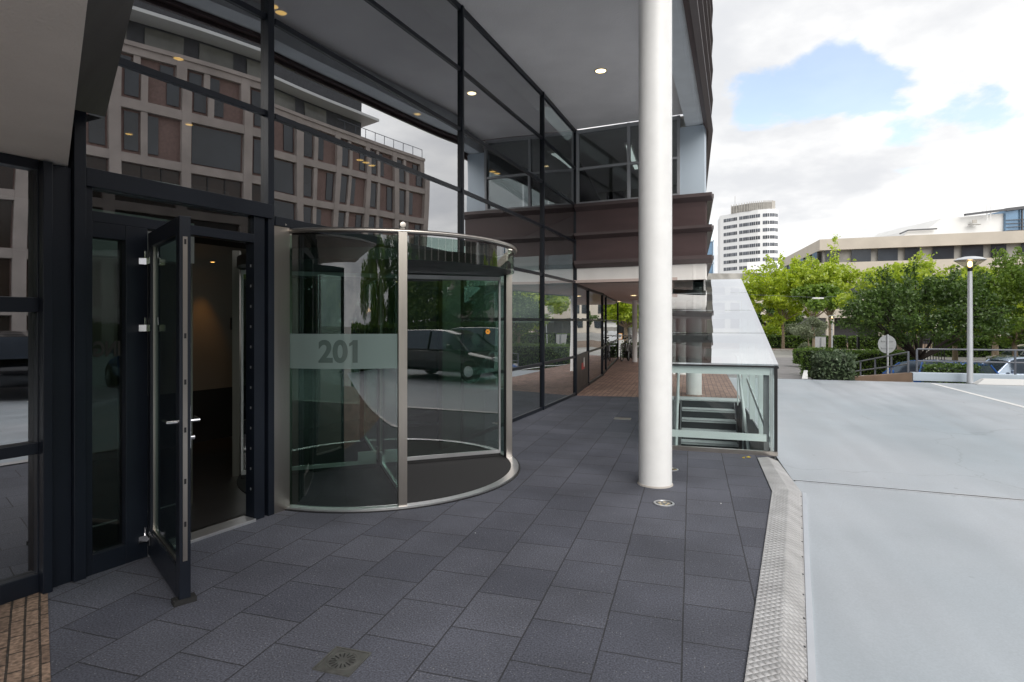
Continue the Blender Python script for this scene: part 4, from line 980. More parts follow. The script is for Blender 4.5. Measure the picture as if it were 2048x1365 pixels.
for k in range(60):
    a_ = random.uniform(0, 2 * math.pi); el = random.uniform(.05, 1.35); r_ = random.uniform(3.0, 4.0); q_ = .55
    tip = (.1 + r_ * math.cos(el) * math.cos(a_), r_ * .85 * math.cos(el) * math.sin(a_), 2.7 + r_ * .70 * math.sin(el))
    sh2.append(((tip[0] * q_, tip[1] * q_, 2.7 + (tip[2] - 2.7) * q_), tip, 150, .13))
tree('broad_tree', 'broad dark green tree with low forking trunk behind the railing', (Q(1838, 0, 25.5).x, 25.5, GZ), 1.35, .17, c2, 15000, .07, 'leafdark', 'barkdark', group='garden trees', shoots=sh2)
c3 = crown_clumps(0, 4.0, 2.5, 2.1, 34, .45, .85, 2.2)
tree('leafy_tree', 'bright green tree at the right edge behind the street lamp', (Q(2030, 0, 34).x, 34, GZ), 1.7, .15, c3, 11000, .10, 'leafmid', 'barkpale', group='garden trees',
     shoots=sprays(0, 4.0, 2.9, 2.5, 34, 110, .16) + [((-.6, 0, 5.5), (-1.0, 0, 6.6), 90, .25), ((.3, 0, 5.5), (.6, 0, 6.9), 90, .3)])
tree('leafy_tree', 'green tree with pale trunk behind the silver car', (Q(1990, 0, 44).x, 44, GZ), 2.2, .2, crown_clumps(0, 4.9, 3.2, 1.9, 26, .5, .9, 3), 7000, .14, 'leafyellow', 'barkpale', group='garden trees')
tree('olive_tree', 'small grey green olive tree in front of the far hedge', (Q(1617, 0, 50).x, 50, GZ), 1.7, .05, crown_clumps(0, 2.35, 1.35, .75, 18, .3, .5, 1.1), 3800, .075, 'leafolive', 'barkpale', group='street trees')
tree('slim_tree', 'slim tree with bare pale trunk beside the olive tree', (Q(1627, 0, 53).x, 53, GZ), 3.2, .12, crown_clumps(.6, 5.0, 2.2, 1.2, 14, .5, .9, 2), 3600, .2, 'leafmid', 'barkpale', group='street trees')
tree('dark_tree', 'dark green tree low behind the lime tree', (Q(1548, 0, 76).x, 76, GZ), 2.0, .2, crown_clumps(0, 3.6, 3.5, 2.0, 20, .7, 1.2, 3), 4200, .25, 'leafdark', 'bark', group='street trees')  # leaves use the dark green material
tree('passage_tree', 'bright green tree beyond the end of the covered passage', (Q(1252, 0, 40).x, 40, GZ), 2.6, .15, crown_clumps(.4, 4.4, 3.0, 1.9, 26, .5, 1.0, 2.5), 9000, .16, 'leafbright', 'barkpale', group='trees past the passage')
# trees just right of the picture, mirrored in the lower glass
for x, y, h, lm, lb in ((27, 20, 4.5, 'leafyellow', 'tree right of the picture mirrored in the far glass, nearest the lamp'), (33, 24, 5.2, 'leafbright', 'tall bright tree mirrored in the glass under the brown band'), (26, 11.5, 4.2, 'leafyellow', 'tree by the deck edge mirrored in the revolving door'), (37, 13, 5.0, 'leafmid', 'mid green tree mirrored behind the lamp')):
    tree('leafy_tree', lb, (x, y, GZ), 1.8, .16, crown_clumps(0, h, 3.2, 2.4, 26, .6, 1.1, 3), 8000, .17, lm, 'barkpale', group='trees mirrored in the glass')
for x, y, h, lb in ((24.5, 37, 4.3, 'full green tree hidden behind the big dark tree, mirrored in the glass, left one'), (29.5, 39, 4.4, 'full green tree hidden behind the big dark tree, mirrored in the glass, right one')):
    tree('leafy_tree', lb, (x, y, GZ), 1.6, .16, crown_clumps(0, h - .2, 3.0, 2.2, 26, .6, 1.0, 3), 8000, .15, 'leafyellow', 'barkpale', group='trees mirrored in the glass')
for x, y, h, lm, lb in ((7.5, -16, 4.6, 'leafdark', 'dark tree behind the viewer mirrored in the left of the revolving door'), (12.5, -17.5, 5.0, 'leafmid', 'green tree behind the viewer mirrored in the revolving door opening'), (18.5, -19.5, 4.8, 'leafdark', 'dark tree farthest right behind the viewer, mirrored in the revolving door'), (1.5, -15, 4.6, 'leafmid', 'green tree behind the viewer mirrored in the leftmost window')):
    tree('leafy_tree', lb, (x, y, GZ), 1.7, .16, crown_clumps(0, h, 3.3, 2.6, 30, .6, 1.1, 3), 9000, .14, lm, 'bark', group='trees mirrored in the glass')
# tall grass / bamboo clump mirrored in revolving door
def hedge(label, a, b, w, z0, z1, lm, size, dens, group='hedges', rough=.06, name='hedge'):
    a, b = V(*a, 0), V(*b, 0); e = (b - a).normalized(); n = V(-e.y, e.x, 0); L = (b - a).length; h = z1 - z0
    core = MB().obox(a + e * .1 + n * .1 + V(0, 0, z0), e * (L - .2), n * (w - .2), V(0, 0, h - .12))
    A = [(L * w, 'top'), (L * h, 'f'), (L * h, 'b'), (w * h, 'l'), (w * h, 'r')]; pts = []
    for ar, k in A:
        m = int(ar * dens); u, v = RNG.uniform(0, 1, m), RNG.uniform(0, 1, m); j = np.abs(RNG.normal(0, rough, m)) - rough * 1.2
        if k == 'top': P_ = (u * L, v * w, h + j)
        elif k == 'f': P_ = (u * L, -j * 1.0, v * h)
        elif k == 'b': P_ = (u * L, w + j, v * h)
        elif k == 'l': P_ = (-j, u * w, v * h)
        else: P_ = (L + j, u * w, v * h)
        pts.append(np.stack(P_, 1))
    pts = np.vstack(pts); wob = np.sin(pts[:, 0] * 1.7) * rough * .7
    pts[:, 2] += wob * (pts[:, 2] / max(h, .1))
    E = np.array([e, n, UP]); base = np.array(a + V(0, 0, z0))
    t = thing(name, label, 'hedge', tuple(a.lerp(b, .5) + V(0, 0, z0)), 0, group, world=True)
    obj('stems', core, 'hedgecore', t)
    o = leaf_obj('foliage', pts @ E + base, size, lm, t); o.location = -ORG[t.name]; return t
hd0 = G(1622, 755, ZD)
hedge('ragged ivy covered hedge at the edge of the deck', (9.22, 17.4), (10.05, 17.15), 1.6, -1.25, .60, 'leafivy', .055, 480, rough=.10)
hedge('long clipped hedge behind the sloping railing and the blue car', (Q(1600, 0, 31).x, 31), (Q(1822, 0, 27).x, 27), 1.2, -1.25, .18, 'hedge', .06, 260)
hedge('low clipped hedge with bare stems behind the grey sign board', (Q(1587, 0, 37).x, 37), (Q(1840, 0, 34).x, 34), 1.2, -1.05, -.15, 'hedge', .07, 200)
hedge('far clipped hedge left of the pale tree trunk', (Q(1530, 0, 63).x, 63), (Q(1694, 0, 62).x, 62), 1.5, -1.25, .05, 'hedge', .12, 100)
hedge('far clipped hedge before the beige building doorway', (Q(1702, 0, 61).x, 61), (Q(1840, 0, 59).x, 59), 1.5, -1.25, .0, 'hedge', .12, 100)
hedge('low clipped hedge between the white wall and the silver car', (Q(1856, 0, 20.0).x, 20.0), (Q(1962, 0, 19.4).x, 19.4), .9, -1.25, .12, 'leafdark', .05, 380)
hedge('far hedge behind the grey car at the right edge', (Q(1880, 0, 48).x, 48), (70, 40), 1.4, -1.25, .25, 'hedge', .12, 110)
hedge('clipped hedge past the right frame edge, mirrored in the glass', (19, 15.5), (44, 7.5), 1.2, -1.25, .75, 'hedge', .09, 110)
hedge('planter hedge at the end of the passage behind the bicycles', (4.9, 26.4), (6.0, 26.0), .8, 0, .62, 'leafdark', .06, 200)
hedge('tall dark hedge behind the viewer, mirrored in the revolving door', (-4, -11.0), (30, -21.6), 1.4, -1.25, 1.5, 'hedge', .10, 90)
def bush(label, loc, r, lm, n, size):
    t = thing('bush', label, 'bush', tuple(loc), 0, 'bushes across the street'); obj('stems', MB().tube([(0, 0, 0), (0, 0, r)], [r * .1, r * .05], 6), 'bark', t)
    leaf_obj('foliage', clump_pts([(0, 0, r * .8, r), (r * .5, 0, r * .6, r * .7), (-r * .5, .1, r * .6, r * .7)], n, .4), size, lm, t)
bush('round bright green bush behind the far hedge', (Q(1540, 0, 65.5).x, 65.5, -.6), 1.3, 'leafbright', 1800, .16)
bush('loose yellow green shrub behind the far hedge', (Q(1590, 0, 66).x, 66, -.9), 1.5, 'leafolive', 1800, .16)
bush('small shrub at the foot of the far hedge', (Q(1610, 0, 57).x, 57, GZ), .55, 'leafolive', 700, .09)

# ------------------------------------------------------------------ street furniture
def street_lamp(label, loc, h=3.45, group='mushroom street lamps'):
    t = thing('street_lamp', label, 'street lamp', tuple(loc), 0, group)
    obj('pole', MB().lathe([(.075, 0), (.072, .25), (.055, h - .45), (.05, h - .36)], n=18), 'pole', t)
    obj('collar', MB().lathe([(.05, h - .36), (.062, h - .34), (.062, h - .26), (.045, h - .25)], n=16), 'black', t)
    obj('lamp_bowl', MB().lathe([(.06, h - .30), (.13, h - .235), (.33, h - .085), (.35, h - .065)], n=28, cap=False), 'lampglass', t)
    obj('bulb', MB().lathe([(.02, h - .25), (.05, h - .22), (.06, h - .15), (.04, h - .09), (.01, h - .08)], n=14), 'bulb', t)
    obj('lamp_shade', MB().lathe([(.365, h - .062), (.37, h - .05), (.27, h + .01), (.14, h + .04), (.02, h + .05)], n=32), 'pole', t)
    return t
lp0 = G(1940, 767, ZD)
L0 = street_lamp('tall grey mushroom street lamp on the deck beside the white wall', lp0)
dup(L0, (Q(1664, 0, 57).x, 57, GZ), 0, 'distant mushroom street lamp in front of the beige building piers')
dup(L0, (Q(1769, 0, 45).x, 45, GZ), 0, 'lit street lamp half hidden by the dark tree, directly above the round sign')
dup(L0, (27.5, 14.2, GZ), 0, 'street lamp right of the picture mirrored in the far glass')
dup(L0, (6.9, -7.2, ZD), 0, 'street lamp on the deck behind the viewer, mirrored in the revolving door')
# traffic sign backs
t = thing('road_sign', 'round traffic sign seen from behind on a grey pole', 'road sign', (Q(1774, 0, 19.6).x, 19.6, -.75))
zc = Q(0, 689, 19.6).z + .75
obj('sign_plate', MB().lathe([(.305, -.008), (.305, .008)], (0, 0, zc), n=36, axis=(0, 1, 0)), 'signback', t)
obj('pole', MB().tube([(0, -.04, 0), (0, -.04, zc + .33)], .026, 10), 'pole', t); obj('bracket', MB().box(-.2, .2, -.03, -.012, zc + .1, zc + .13).box(-.2, .2, -.03, -.012, zc - .13, zc - .1), 'signback', t)
t = thing('road_sign', 'rectangular grey sign board seen from behind above the hedge', 'road sign', (Q(1641, 0, 33).x, 33, GZ)); zc = Q(0, 690, 33).z - GZ
obj('sign_plate', MB().box(-.3, .3, -.01, .01, zc - .45, zc + .45), 'pole', t, bevel=.006); obj('sign_edge', MB().box(-.31, .31, -.018, -.012, zc + .43, zc + .46).box(-.31, .31, -.018, -.012, zc - .46, zc - .43), 'signback', t); obj('pole', MB().tube([(0, -.05, 0), (0, -.05, zc + .4)], .03, 8), 'signback', t)
# wire-hung lamp over the street
hl = Q(1636, 597, 46); t = thing('hanging_lamp', 'long white street light hung on a wire in front of the lime tree', 'street light', tuple(hl))
obj('lamp_housing', MB().box(-.42, .42, -.10, .10, -.06, .05), 'white', t, bevel=.03); obj('wire', MB().tube([(-9, 1, .5), (0, 0, .06), (20, -3, 1.2)], .012, 5), 'rail', t)
# black gate frame by the far street
t = thing('gate_frame', 'black metal frame gate between the signs across the street', 'gate', (Q(1735, 0, 42).x, 42, GZ)); a_ = MB()
for x in (-.75, 1.1): a_.box(x, x + .16, -.06, .06, 0, 1.75)
a_.box(-.75, 1.26, -.05, .05, 1.752, 1.85); obj('posts', a_, 'black', t); obj('panel', MB().box(1.4, 1.9, -.06, .06, 0, 2.6), 'frame', t)
bars = MB()
for x in np.linspace(2.1, 5.5, 18): bars.box(x, x + .03, -.02, .02, 0, 1.5)
bars.box(2.0, 5.6, -.025, .025, 1.5, 1.55); obj('bars', bars, 'black', t)
# low white deck wall, wheel stop and railings
WLA = V(DE.x, DE.y, 0) + XD * 4.3
lwl = thing('deck_wall', 'low white concrete wall along the far edge of the deck', 'wall', (WLA.x, WLA.y, ZD), world=True)
wa = G(1826, 762, ZD); wa = V(wa.x, wa.y, 0)
obj('wall_body', MB().obox(wa + V(0, 0, ZD), XD * 3.1, YD * .25, V(0, 0, .235)), 'pier', lwl, bevel=.01)
obj('wall_body', MB().obox(wa + XD * 3.1 + V(0, 0, ZD), XD * 26, YD * .25, V(0, 0, .19)), 'white', lwl, bevel=.01)
ws = thing('wheel_stop', 'pale concrete wheel stop block at the head of the parking bay', 'wheel stop', tuple(G(2014, 770, ZD)), -YAW)
wsb = MB(); wsb.sweep([(-.85, -.16, 0), (-.62, -.06, .14), (-.62, .06, .14), (-.85, .16, 0)], (0, 0, 0.0001)) if False else None
pr = [(-.17, 0), (.17, 0), (.09, .15), (-.09, .15)]
v_ = [(-.75, y, z) for y, z in pr[:2]] + [(-.55, y, z) for y, z in pr[2:]] + [(.75, y, z) for y, z in pr[:2]] + [(.55, y, z) for y, z in pr[2:]]
wsb.add(v_, [(0, 3, 2, 1), (4, 5, 6, 7), (0, 1, 5, 4), (1, 2, 6, 5), (2, 3, 7, 6), (3, 0, 4, 7)])
obj('block', wsb, 'offwhite', ws, bevel=.012)
def railing(label, posts, tops, name='railing'):
    t = thing(name, label, 'railing', tuple(posts[0]), world=True)
    P_ = [V(*p) for p in posts]; H = tops
    for p, h in zip(P_, H): obj('rail_post', MB().obox(p - XD * .03 - YD * .02, XD * .045, YD * .04, V(0, 0, h)), 'rail', t)
    tp = [p + V(0, 0, h) for p, h in zip(P_, H)]
    obj('top_rail', MB().tube(tp, .023, 8), 'rail', t); obj('mid_rail', MB().tube([p + V(0, 0, h * .52) for p, h in zip(P_, H)], .022, 8), 'rail', t); return t
ra_ = wa + XD * .14 + YD * .12
railing('straight grey railing on the white deck wall beside the street lamp', [tuple(ra_ + XD * s + V(0, 0, ZD + .19)) for s in (0, 2.35, 4.7, 7.05)], [.72] * 4)
rb_ = wa - XD * .08 + YD * .1
railing('sloping grey railing running down beside the ramp, right of the hedge', [tuple(rb_ + YD * s + V(0, 0, ZD + .10 - .118 * s)) for s in (0, 1.5, 3.2, 5.0, 6.2)], [.72] * 5)
lw2 = thing('ramp_wall', 'sloping brownish concrete kerb wall under the sloping railing', 'wall', tuple(rb_), world=True)
a = rb_ - XD * .1 + YD * -.06
obj('wall_body', MB().sweep([a + V(0, 0, ZD + .16), a + YD * 6.4 + V(0, 0, ZD + .16 - .118 * 6.4), a + YD * 6.4 + V(0, 0, -1.25), a + V(0, 0, -1.25)], XD * .2), 'kerb', lw2)
obj('wall_body', MB().obox(DE + XD * 2.2 + YD * .26 + V(0, 0, -1.19), XD * 1.4, YD * .2, V(0, 0, 1.17)), 'kerb', lw2)
wp0 = wa - XD * .02; obj('wall_body', MB().sweep([wp0 - XD * 1.75 + V(0, 0, -.5), wp0 + V(0, 0, -.5), wp0 + V(0, 0, .17), wp0 - XD * 1.75 + V(0, 0, -.02)], YD * .2), 'soil', lw2)

# ------------------------------------------------------------------ cars
def car(label, paint, loc, rz_, L=4.4, W=1.78, H=1.46, hatch=True, group='parked cars'):
    t = thing('parked_car', label, 'car', tuple(loc), rz_, group)
    st = [(-.5, .42, .62, .70), (-.47, .30, .78, .80), (-.40, .24, .90, .86), (-.20, .22, .93, .89), (.12, .22, .91, .89), (.24, .23, .87, .88), (.42, .25, .74, .84), (.485, .32, .62, .74), (.5, .42, .54, .66)]
    b = MB(); b.sm = True; rings = []
    for fx, z0, z1, w in st:
        hw = W / 2 * w / .89; x = fx * L
        ring_ = [(x, -hw * .8, z0), (x, -hw, z0 + .12), (x, -hw * 1.0, (z0 + z1) / 2 + .05), (x, -hw * .93, z1 - .03), (x, -hw * .80, z1), (x, hw * .80, z1), (x, hw * .93, z1 - .03), (x, hw, (z0 + z1) / 2 + .05), (x, hw, z0 + .12), (x, hw * .8, z0)]
        rings.append(len(b.v)); b.v += ring_
    n = 10
    for i in range(len(st) - 1):
        for k in range(n): b.f.append((rings[i] + k, rings[i] + (k + 1) % n, rings[i + 1] + (k + 1) % n, rings[i + 1] + k))
    b.f.append(tuple(rings[0] + k for k in reversed(range(n)))); b.f.append(tuple(rings[-1] + k for k in range(n)))
    b.f = [tuple(reversed(f)) for f in b.f]
    body = obj('body', b, paint, t)
    sub = body.modifiers.new('sub', 'SUBSURF'); sub.levels = 1; sub.render_levels = 1
    rear = -.47 if hatch else -.34
    g = MB(); g.sm = True
    prof = [(rear, .90, .83), (rear + .055, H - .10, .62), (rear + .16, H - .015, .60), (-.06, H, .61), (.06, H - .03, .60), (.135, H - .13, .62), (.265, .86, .80)]
    lo, hi = [], []
    # greenhouse: one closed loft, glass all round, roof skin on top
    gv = []; belt = .88
    for fx, z, w in prof:
        gv.append([(fx * L, -W / 2 * w / .89 * .93, z), (fx * L, W / 2 * w / .89 * .93, z)])
    base = len(g.v)
    for a_, b_ in gv: g.v += [a_, b_]
    bl = [(fx * L * 1.0, -W / 2 * .86, belt) for fx, _, _ in prof]; br = [(fx * L, W / 2 * .86, belt) for fx, _, _ in prof]
    k = len(prof); g.v += bl + br
    for i in range(k - 1):
        g.f.append((2 * i, 2 * i + 1, 2 * i + 3, 2 * i + 2)); g.f.append((2 * i + 2, 2 * k + i + 1, 2 * k + i, 2 * i)); g.f.append((2 * i + 1, 3 * k + i, 3 * k + i + 1, 2 * i + 3))
    g.f = [tuple(reversed(f)) for f in g.f]
    obj('windows', g, 'carglass', t)
    rf = MB(); rf.sm = True
    idx = range(1, 6); o0 = 0
    for i in idx:
        a_, b_ = gv[i]; rf.v += [(a_[0], a_[1] * 1.02, a_[2] - .04), (a_[0], a_[1] * .9, a_[2] + .012), (b_[0], b_[1] * .9, b_[2] + .012), (b_[0], b_[1] * 1.02, b_[2] - .04)]
    for i in range(4):
        for q in range(3): rf.f.append((4 * i + q, 4 * i + q + 1, 4 * i + 5 + q, 4 * i + 4 + q))
    rf.f = [tuple(reversed(f)) for f in rf.f]
    obj('roof', rf, paint, t)
    pl = MB()
    for s in (0, 1):
        for (i, j) in ((0, 1), (5, 6)): pl.tube([V(*gv[i][s]) + V(0, 0, .01), V(*gv[j][s]) + V(0, 0, .01)], .035, 6)
        pl.tube([V(-.05 * L, (-1, 1)[s] * W / 2 * .87, belt), V(-.055 * L, (-1, 1)[s] * W / 2 * .65, H - .04)], .03, 6)
        pl.tube([V(prof[0][0] * L, (-1, 1)[s] * W / 2 * .875, belt + .01), V(.26 * L, (-1, 1)[s] * W / 2 * .865, belt + .01)], .018, 6)
    obj('pillars', pl, paint, t)
    for fx in (-.31, .30):
        for s in (-1, 1):
            w = obj('wheel', MB().lathe([(.20, -.10), (.29, -.10), (.315, -.06), (.315, .06), (.29, .10), (.20, .10)], (fx * L, s * (W / 2 - .09), .315), n=24, axis=(0, 1, 0)), 'rubber', t)
            obj('rim', MB().lathe([(.21, -.02), (.205, .015), (.06, .03)], (fx * L, s * (W / 2 - .01) - .0, .315), n=20, axis=(0, s, 0)), 'silver', w)
    for s in (-1, 1):
        obj('headlight', MB().obox((.455 * L, s * W * .30 - .16, .60), (.05 * L * .8, 0, -.01), (0, .32, 0), (-.05, 0, .13)), 'carlamp', t, bevel=.03)
        obj('taillight', MB().obox((-.495 * L, s * W * .38 - .09, .68), (.06, 0, 0), (0, .18, 0), (.02, 0, .2)), 'redlamp', t, bevel=.02)
        obj('mirror', MB().box(.14 * L, .14 * L + .12, s * W * .52 - .08, s * W * .52 + .08, .93, 1.06), paint, t, bevel=.03)
    return t
car('bright blue car parked below the ramp, seen between railing bars', 'carblue', (Q(1852, 0, 22.0).x, 22.0, GZ), R(112), H=1.46)
car('pale silver blue car parked behind the white wall at the right edge', 'carsilver', (Q(2032, 0, 23.0).x, 23.0, GZ), R(172), H=1.50)
car('grey car farther back, parked behind the silver blue car', 'cargrey', (Q(2062, 0, 36).x, 36, GZ), R(175), H=1.48)
car('black car on the deck behind the viewer, mirrored in the revolving door', 'cardark', (5.6, -1.9, ZD), R(73), H=1.45)
car('dark car on the deck beyond the black one, second car mirrored in the door glass', 'cardark', (8.2, -2.6, ZD), R(73), H=1.5)

car('dark car parked on the deck right of the viewer, mirrored in the leftmost window', 'cardark', (10.4, 1.2, ZD), R(-17), H=1.46)
car('grey car parked on the deck right of the viewer, beside the dark car', 'cargrey', (10.9, -1.6, ZD), R(-17), H=1.48)
car('blue car parked on the deck right of the viewer, beyond the dark car', 'carblue', (9.9, 4.1, ZD), R(-17), H=1.44)
# ------------------------------------------------------------------ bicycles at the end of the passage
def bike(label, loc, rz_, lean):
    t = thing('bicycle', label, 'bicycle', tuple(loc), rz_, 'bicycles at the passage end'); t.rotation_euler = (R(lean), 0, rz_)
    for x in (-.53, .53):
        w = obj('wheel', MB().tube([(x + .33 * math.cos(a), 0, .345 + .33 * math.sin(a)) for a in np.linspace(0, 2 * math.pi, 25)[:-1]], .018, 6, closed=True), 'rubber', t)
        sp = MB()
        for k in range(8): sp.tube([(x, 0, .345), (x + .32 * math.cos(k * .785), 0, .345 + .32 * math.sin(k * .785))], .003, 4)
        obj('spokes', sp, 'silver', w)
    fr_ = MB(); BBk, ST, HT, HB = (-.08, 0, .30), (-.22, 0, .82), (.36, 0, .86), (.40, 0, .70)
    for a, b in ((BBk, ST), (ST, HT), (BBk, HB), (HT, HB), (BBk, (-.53, 0, .345)), ((-.53, 0, .345), ST), (HB, (.53, 0, .345))): fr_.tube([a, b], .017, 6)
    obj('frame', fr_, 'black', t)
    obj('handlebar', MB().tube([(.16, -.28, 1.02), (.34, -.2, 1.05), (.36, 0, 1.0), (.34, .2, 1.05), (.16, .28, 1.02)], .013, 6), 'silver', t); obj('saddle', MB().obox((-.38, -.07, .92), (.27, .04, 0), (0, .09, 0), (0, 0, .06)), 'black', t, bevel=.02)
    obj('mudguard', MB().tube([(-.53 + .37 * math.cos(a), 0, .345 + .37 * math.sin(a)) for a in np.linspace(.2, 2.9, 10)], .022, 5), 'silver', t)
for u, d, rz_, ln_, lb in ((1224, 24.3, 80, 4, 'dark bicycle parked against the first far column'), (1229, 25.0, 72, -5, 'second bicycle beside the first far column'), (1250, 24.6, 65, 5, 'bicycle left of the second far column'), (1256, 25.2, 78, -4, 'bicycle behind, close to the second far column'), (1261, 24.8, 70, 3, 'bicycle tight against the second far column')):
    bike(lb, (Q(u, 0, d).x, d, 0.0), R(rz_), ln_)

# ------------------------------------------------------------------ background buildings
def bthing(name, label, loc): return thing(name, label, 'building', loc, world=True)
# tower
TW = bthing('office_tower', 'white curved high-rise with ribbon windows and grey rooftop screen', (126, 310, GZ))
pa = [V(113.8, 320, 0), V(121, 309.5, 0), V(127, 302.6, 0), V(131, 300.2, 0), V(134.3, 300.0, 0), V(136.8, 301.4, 0), V(138.2, 304, 0)]
bk = [V(141, 330, 0), V(118, 336, 0)]
obj('wall', MB().prism([(p.x, p.y) for p in pa + bk], GZ, 59.3), 'towerwhite', TW)
obj('side_wing', MB().prism([(138.4, 306), (146.3, 313), (150, 338), (139, 338)], GZ, 51.5), 'towerwhite', TW)
fine = []
for i in range(len(pa) - 1):
    nseg = max(2, int((pa[i + 1] - pa[i]).length / 1.05))
    for k in range(nseg): fine.append(pa[i].lerp(pa[i + 1], k / nseg))
fine.append(pa[-1])
for r in range(14):
    z = 55.3 - 3.77 * r; m_ = MB()
    for i in range(2, len(fine) - 3):
        a, b = fine[i], fine[i + 1]
        e = (b - a).normalized(); n = V(e.y, -e.x, 0)
        if i % 11 == 10:
            if m_.v: obj('ribbon_window', m_, 'towerglass', TW)
            m_ = MB(); continue
        m_.obox(a + e * .12 + n * .05 + V(0, 0, z), (b - a) - e * (.16 if i % 3 else .30), n * .06, V(0, 0, 1.75))
    if m_.v: obj('ribbon_window', m_, 'towerglass', TW)
cz = [(117.5, 314), (124, 305.5), (130, 302.6), (134, 302.2), (136.4, 304), (134, 316), (122, 322)]
obj('roof_screen', MB().prism(cz, 59.3, 63.2), 'screen', TW)
rs = MB()
for i in range(len(cz) - 2):
    a, b = V(*cz[i], 0), V(*cz[i + 1], 0)
    for k in range(7):
        p = a.lerp(b, k / 7); rs.box(p.x - .14, p.x + .14, p.y - .35, p.y - .1, 59.3, 64.0)
obj('roof_posts', rs, 'conc', TW); obj('mast', MB().tube([(120, 315, 63), (120, 315, 69)], .1, 5), 'screen', TW)
# glass block sliver
GB = bthing('glass_block', 'pale blue glass office slab just right of the brown corner', (48, 150, GZ))
obj('wall', MB().box(40, 51.4, 150, 165, GZ, 22.2), 'blueglass', GB); fr2 = MB()
for z in (22.2, 16.5, 11, 5.5): fr2.box(39.8, 51.6, 149.7, 149.98, z - .15, z + .15)
fr2.box(51.4, 51.75, 149.7, 165, GZ, 22.4); obj('frame', fr2, 'pier', GB)
# low block before the tower
LB = bthing('low_office_block', 'long low office block with dark roof band below the white tower', (62, 138, GZ))
obj('wall', MB().box(46, 82, 138, 152, GZ, 11.0), 'beige', LB); obj('roof_band', MB().box(45.5, 82.4, 137.5, 152, 11.0, 12.9), 'screen', LB); obj('parapet', MB().box(45.4, 82.5, 137.3, 137.49, 10.5, 11.2), 'towerwhite', LB)
for r in range(3):
    for k in range(8):
        x = 47.2 + 4.3 * k; obj('window', MB().box(x, x + 2.9, 137.85, 137.99, 7.2 - 3.6 * r, 9.6 - 3.6 * r), 'farglass', LB)
sgn = thing('roof_sign', 'white roof sign with small dark marks below the tower', 'sign', (57, 136.5, 13.0)); obj('board', MB().box(-2.2, 2.2, -.1, .1, 0, 2.4), 'towerwhite', sgn)
mk = MB()
for k in range(7): mk.box(-1.9 + .55 * k, -1.9 + .55 * k + .3, -.14, -.11, .3 + .1 * (k % 3), .65 + .12 * (k % 2))
for k in range(4): mk.box(-1.2 + .7 * k, -1.0 + .7 * k, -.14, -.11, 1.3 + .2 * (k % 2), 1.6 + .2 * (k % 2))
obj('marks', mk, 'black', sgn)
# beige office
BB = bthing('beige_office', 'beige concrete office with ribbon windows behind the trees', (50, 78, GZ))
c0 = V(41, 78, 0); ex = V(20.4, -7.8, 0).normalized(); ey = V(3, 11.5, 0).normalized(); LX, LY2 = 48, 26
def bb(x0, x1, o0, o1, z0, z1): return MB().obox(c0 + ex * x0 - V(-ex.y, ex.x, 0) * o1 + V(0, 0, z0), ex * (x1 - x0), V(-ex.y, ex.x, 0) * (o1 - o0), V(0, 0, z1 - z0))
pf = lambda x, y: tuple((c0 + ex * x + ey * y).xy)
obj('parapet', MB().prism([pf(0, 0), pf(LX, 0), pf(LX, LY2), pf(0, LY2)], 11.1, 12.55), 'beige', BB)
obj('wall', MB().prism([pf(.6, .8), pf(LX, .8), pf(LX, LY2), pf(.6, LY2)], 9.4, 11.1), 'screen', BB)
obj('wall', MB().prism([pf(0, 0), pf(LX, 0), pf(LX, LY2), pf(0, LY2)], 6.7, 9.4), 'beige', BB)
obj('wall', MB().prism([pf(.6, .8), pf(LX, .8), pf(LX, LY2), pf(.6, LY2)], 5.0, 6.7), 'screen', BB)
obj('wall', MB().prism([pf(0, 0), pf(LX, 0), pf(LX, LY2), pf(0, LY2)], 2.1, 5.0), 'beige', BB)
obj('wall', MB().prism([pf(1.2, 2.2), pf(LX, 2.2), pf(LX, LY2), pf(.6, LY2)], GZ, 2.1), 'darkroof', BB)
for k in range(16):
    x = .8 + 3.0 * k
    for z0, z1 in ((9.4, 11.1), (5.0, 6.7)):
        w = obj('window', bb(x, x + 2.2 if k % 3 else x + 1.5, -.62, -.50, z0 + .05, z1 - .05), 'farglass', BB)
    if k % 2 == 0: obj('pier', bb(x, x + .9, -.9, -.02, GZ, 2.1), 'beige', BB)
for k in range(6):
    o_ = c0 + ey * (1.5 + 4 * k) + V(0, 0, 9.45); obj('window', MB().obox(o_ - ex * .02, ey * 2.6, ex * .1, V(0, 0, 1.6)), 'farglass', BB)
# white block behind with blue glass corner
WB_ = bthing('white_roof_block', 'white rendered upper block with blue glazed end behind the beige office', (85, 105, GZ))
d_ = 104
pts = [Q(1838, 472, d_), Q(1884, 437, d_), Q(2011, 427, d_), Q(2011, 474, d_)]
obj('wall', MB().sweep([(p.x, p.y, p.z) for p in [V(pts[0].x, d_, 8)] + pts[0:3] + [V(pts[2].x, d_, 8)]], (0, 18, 0)), 'offwhite', WB_)
obj('annex', MB().sweep([tuple(Q(u, v, 97)) for u, v in ((1802, 480), (1815, 462), (1870, 459), (1870, 480))], (0, 8, 0)), 'offwhite', WB_)
obj('annex_roof', MB().beam(Q(1800, 468, 96.5), Q(1816, 461, 96.5), .3, .2).beam(Q(1816, 461, 96.5), Q(1873, 458, 96.5), .3, .2), 'darkroof', WB_)
obj('glazing', MB().sweep([tuple(Q(u, v, 103.5)) for u, v in ((2011.5, 474), (2011.5, 421), (2110, 409), (2110, 474))], (0, 14, 0)), 'blueglass', WB_)
gb = MB()
for v in (440, 447, 454, 461): gb.beam(Q(2012, v + 1, 103.2), Q(2110, v - 4, 103.2), .08, .12)
for u in (2044, 2078): gb.beam(Q(u, 474, 103.2), Q(u, 414, 103.2), .2, .2, up=V(0, 1, 0))
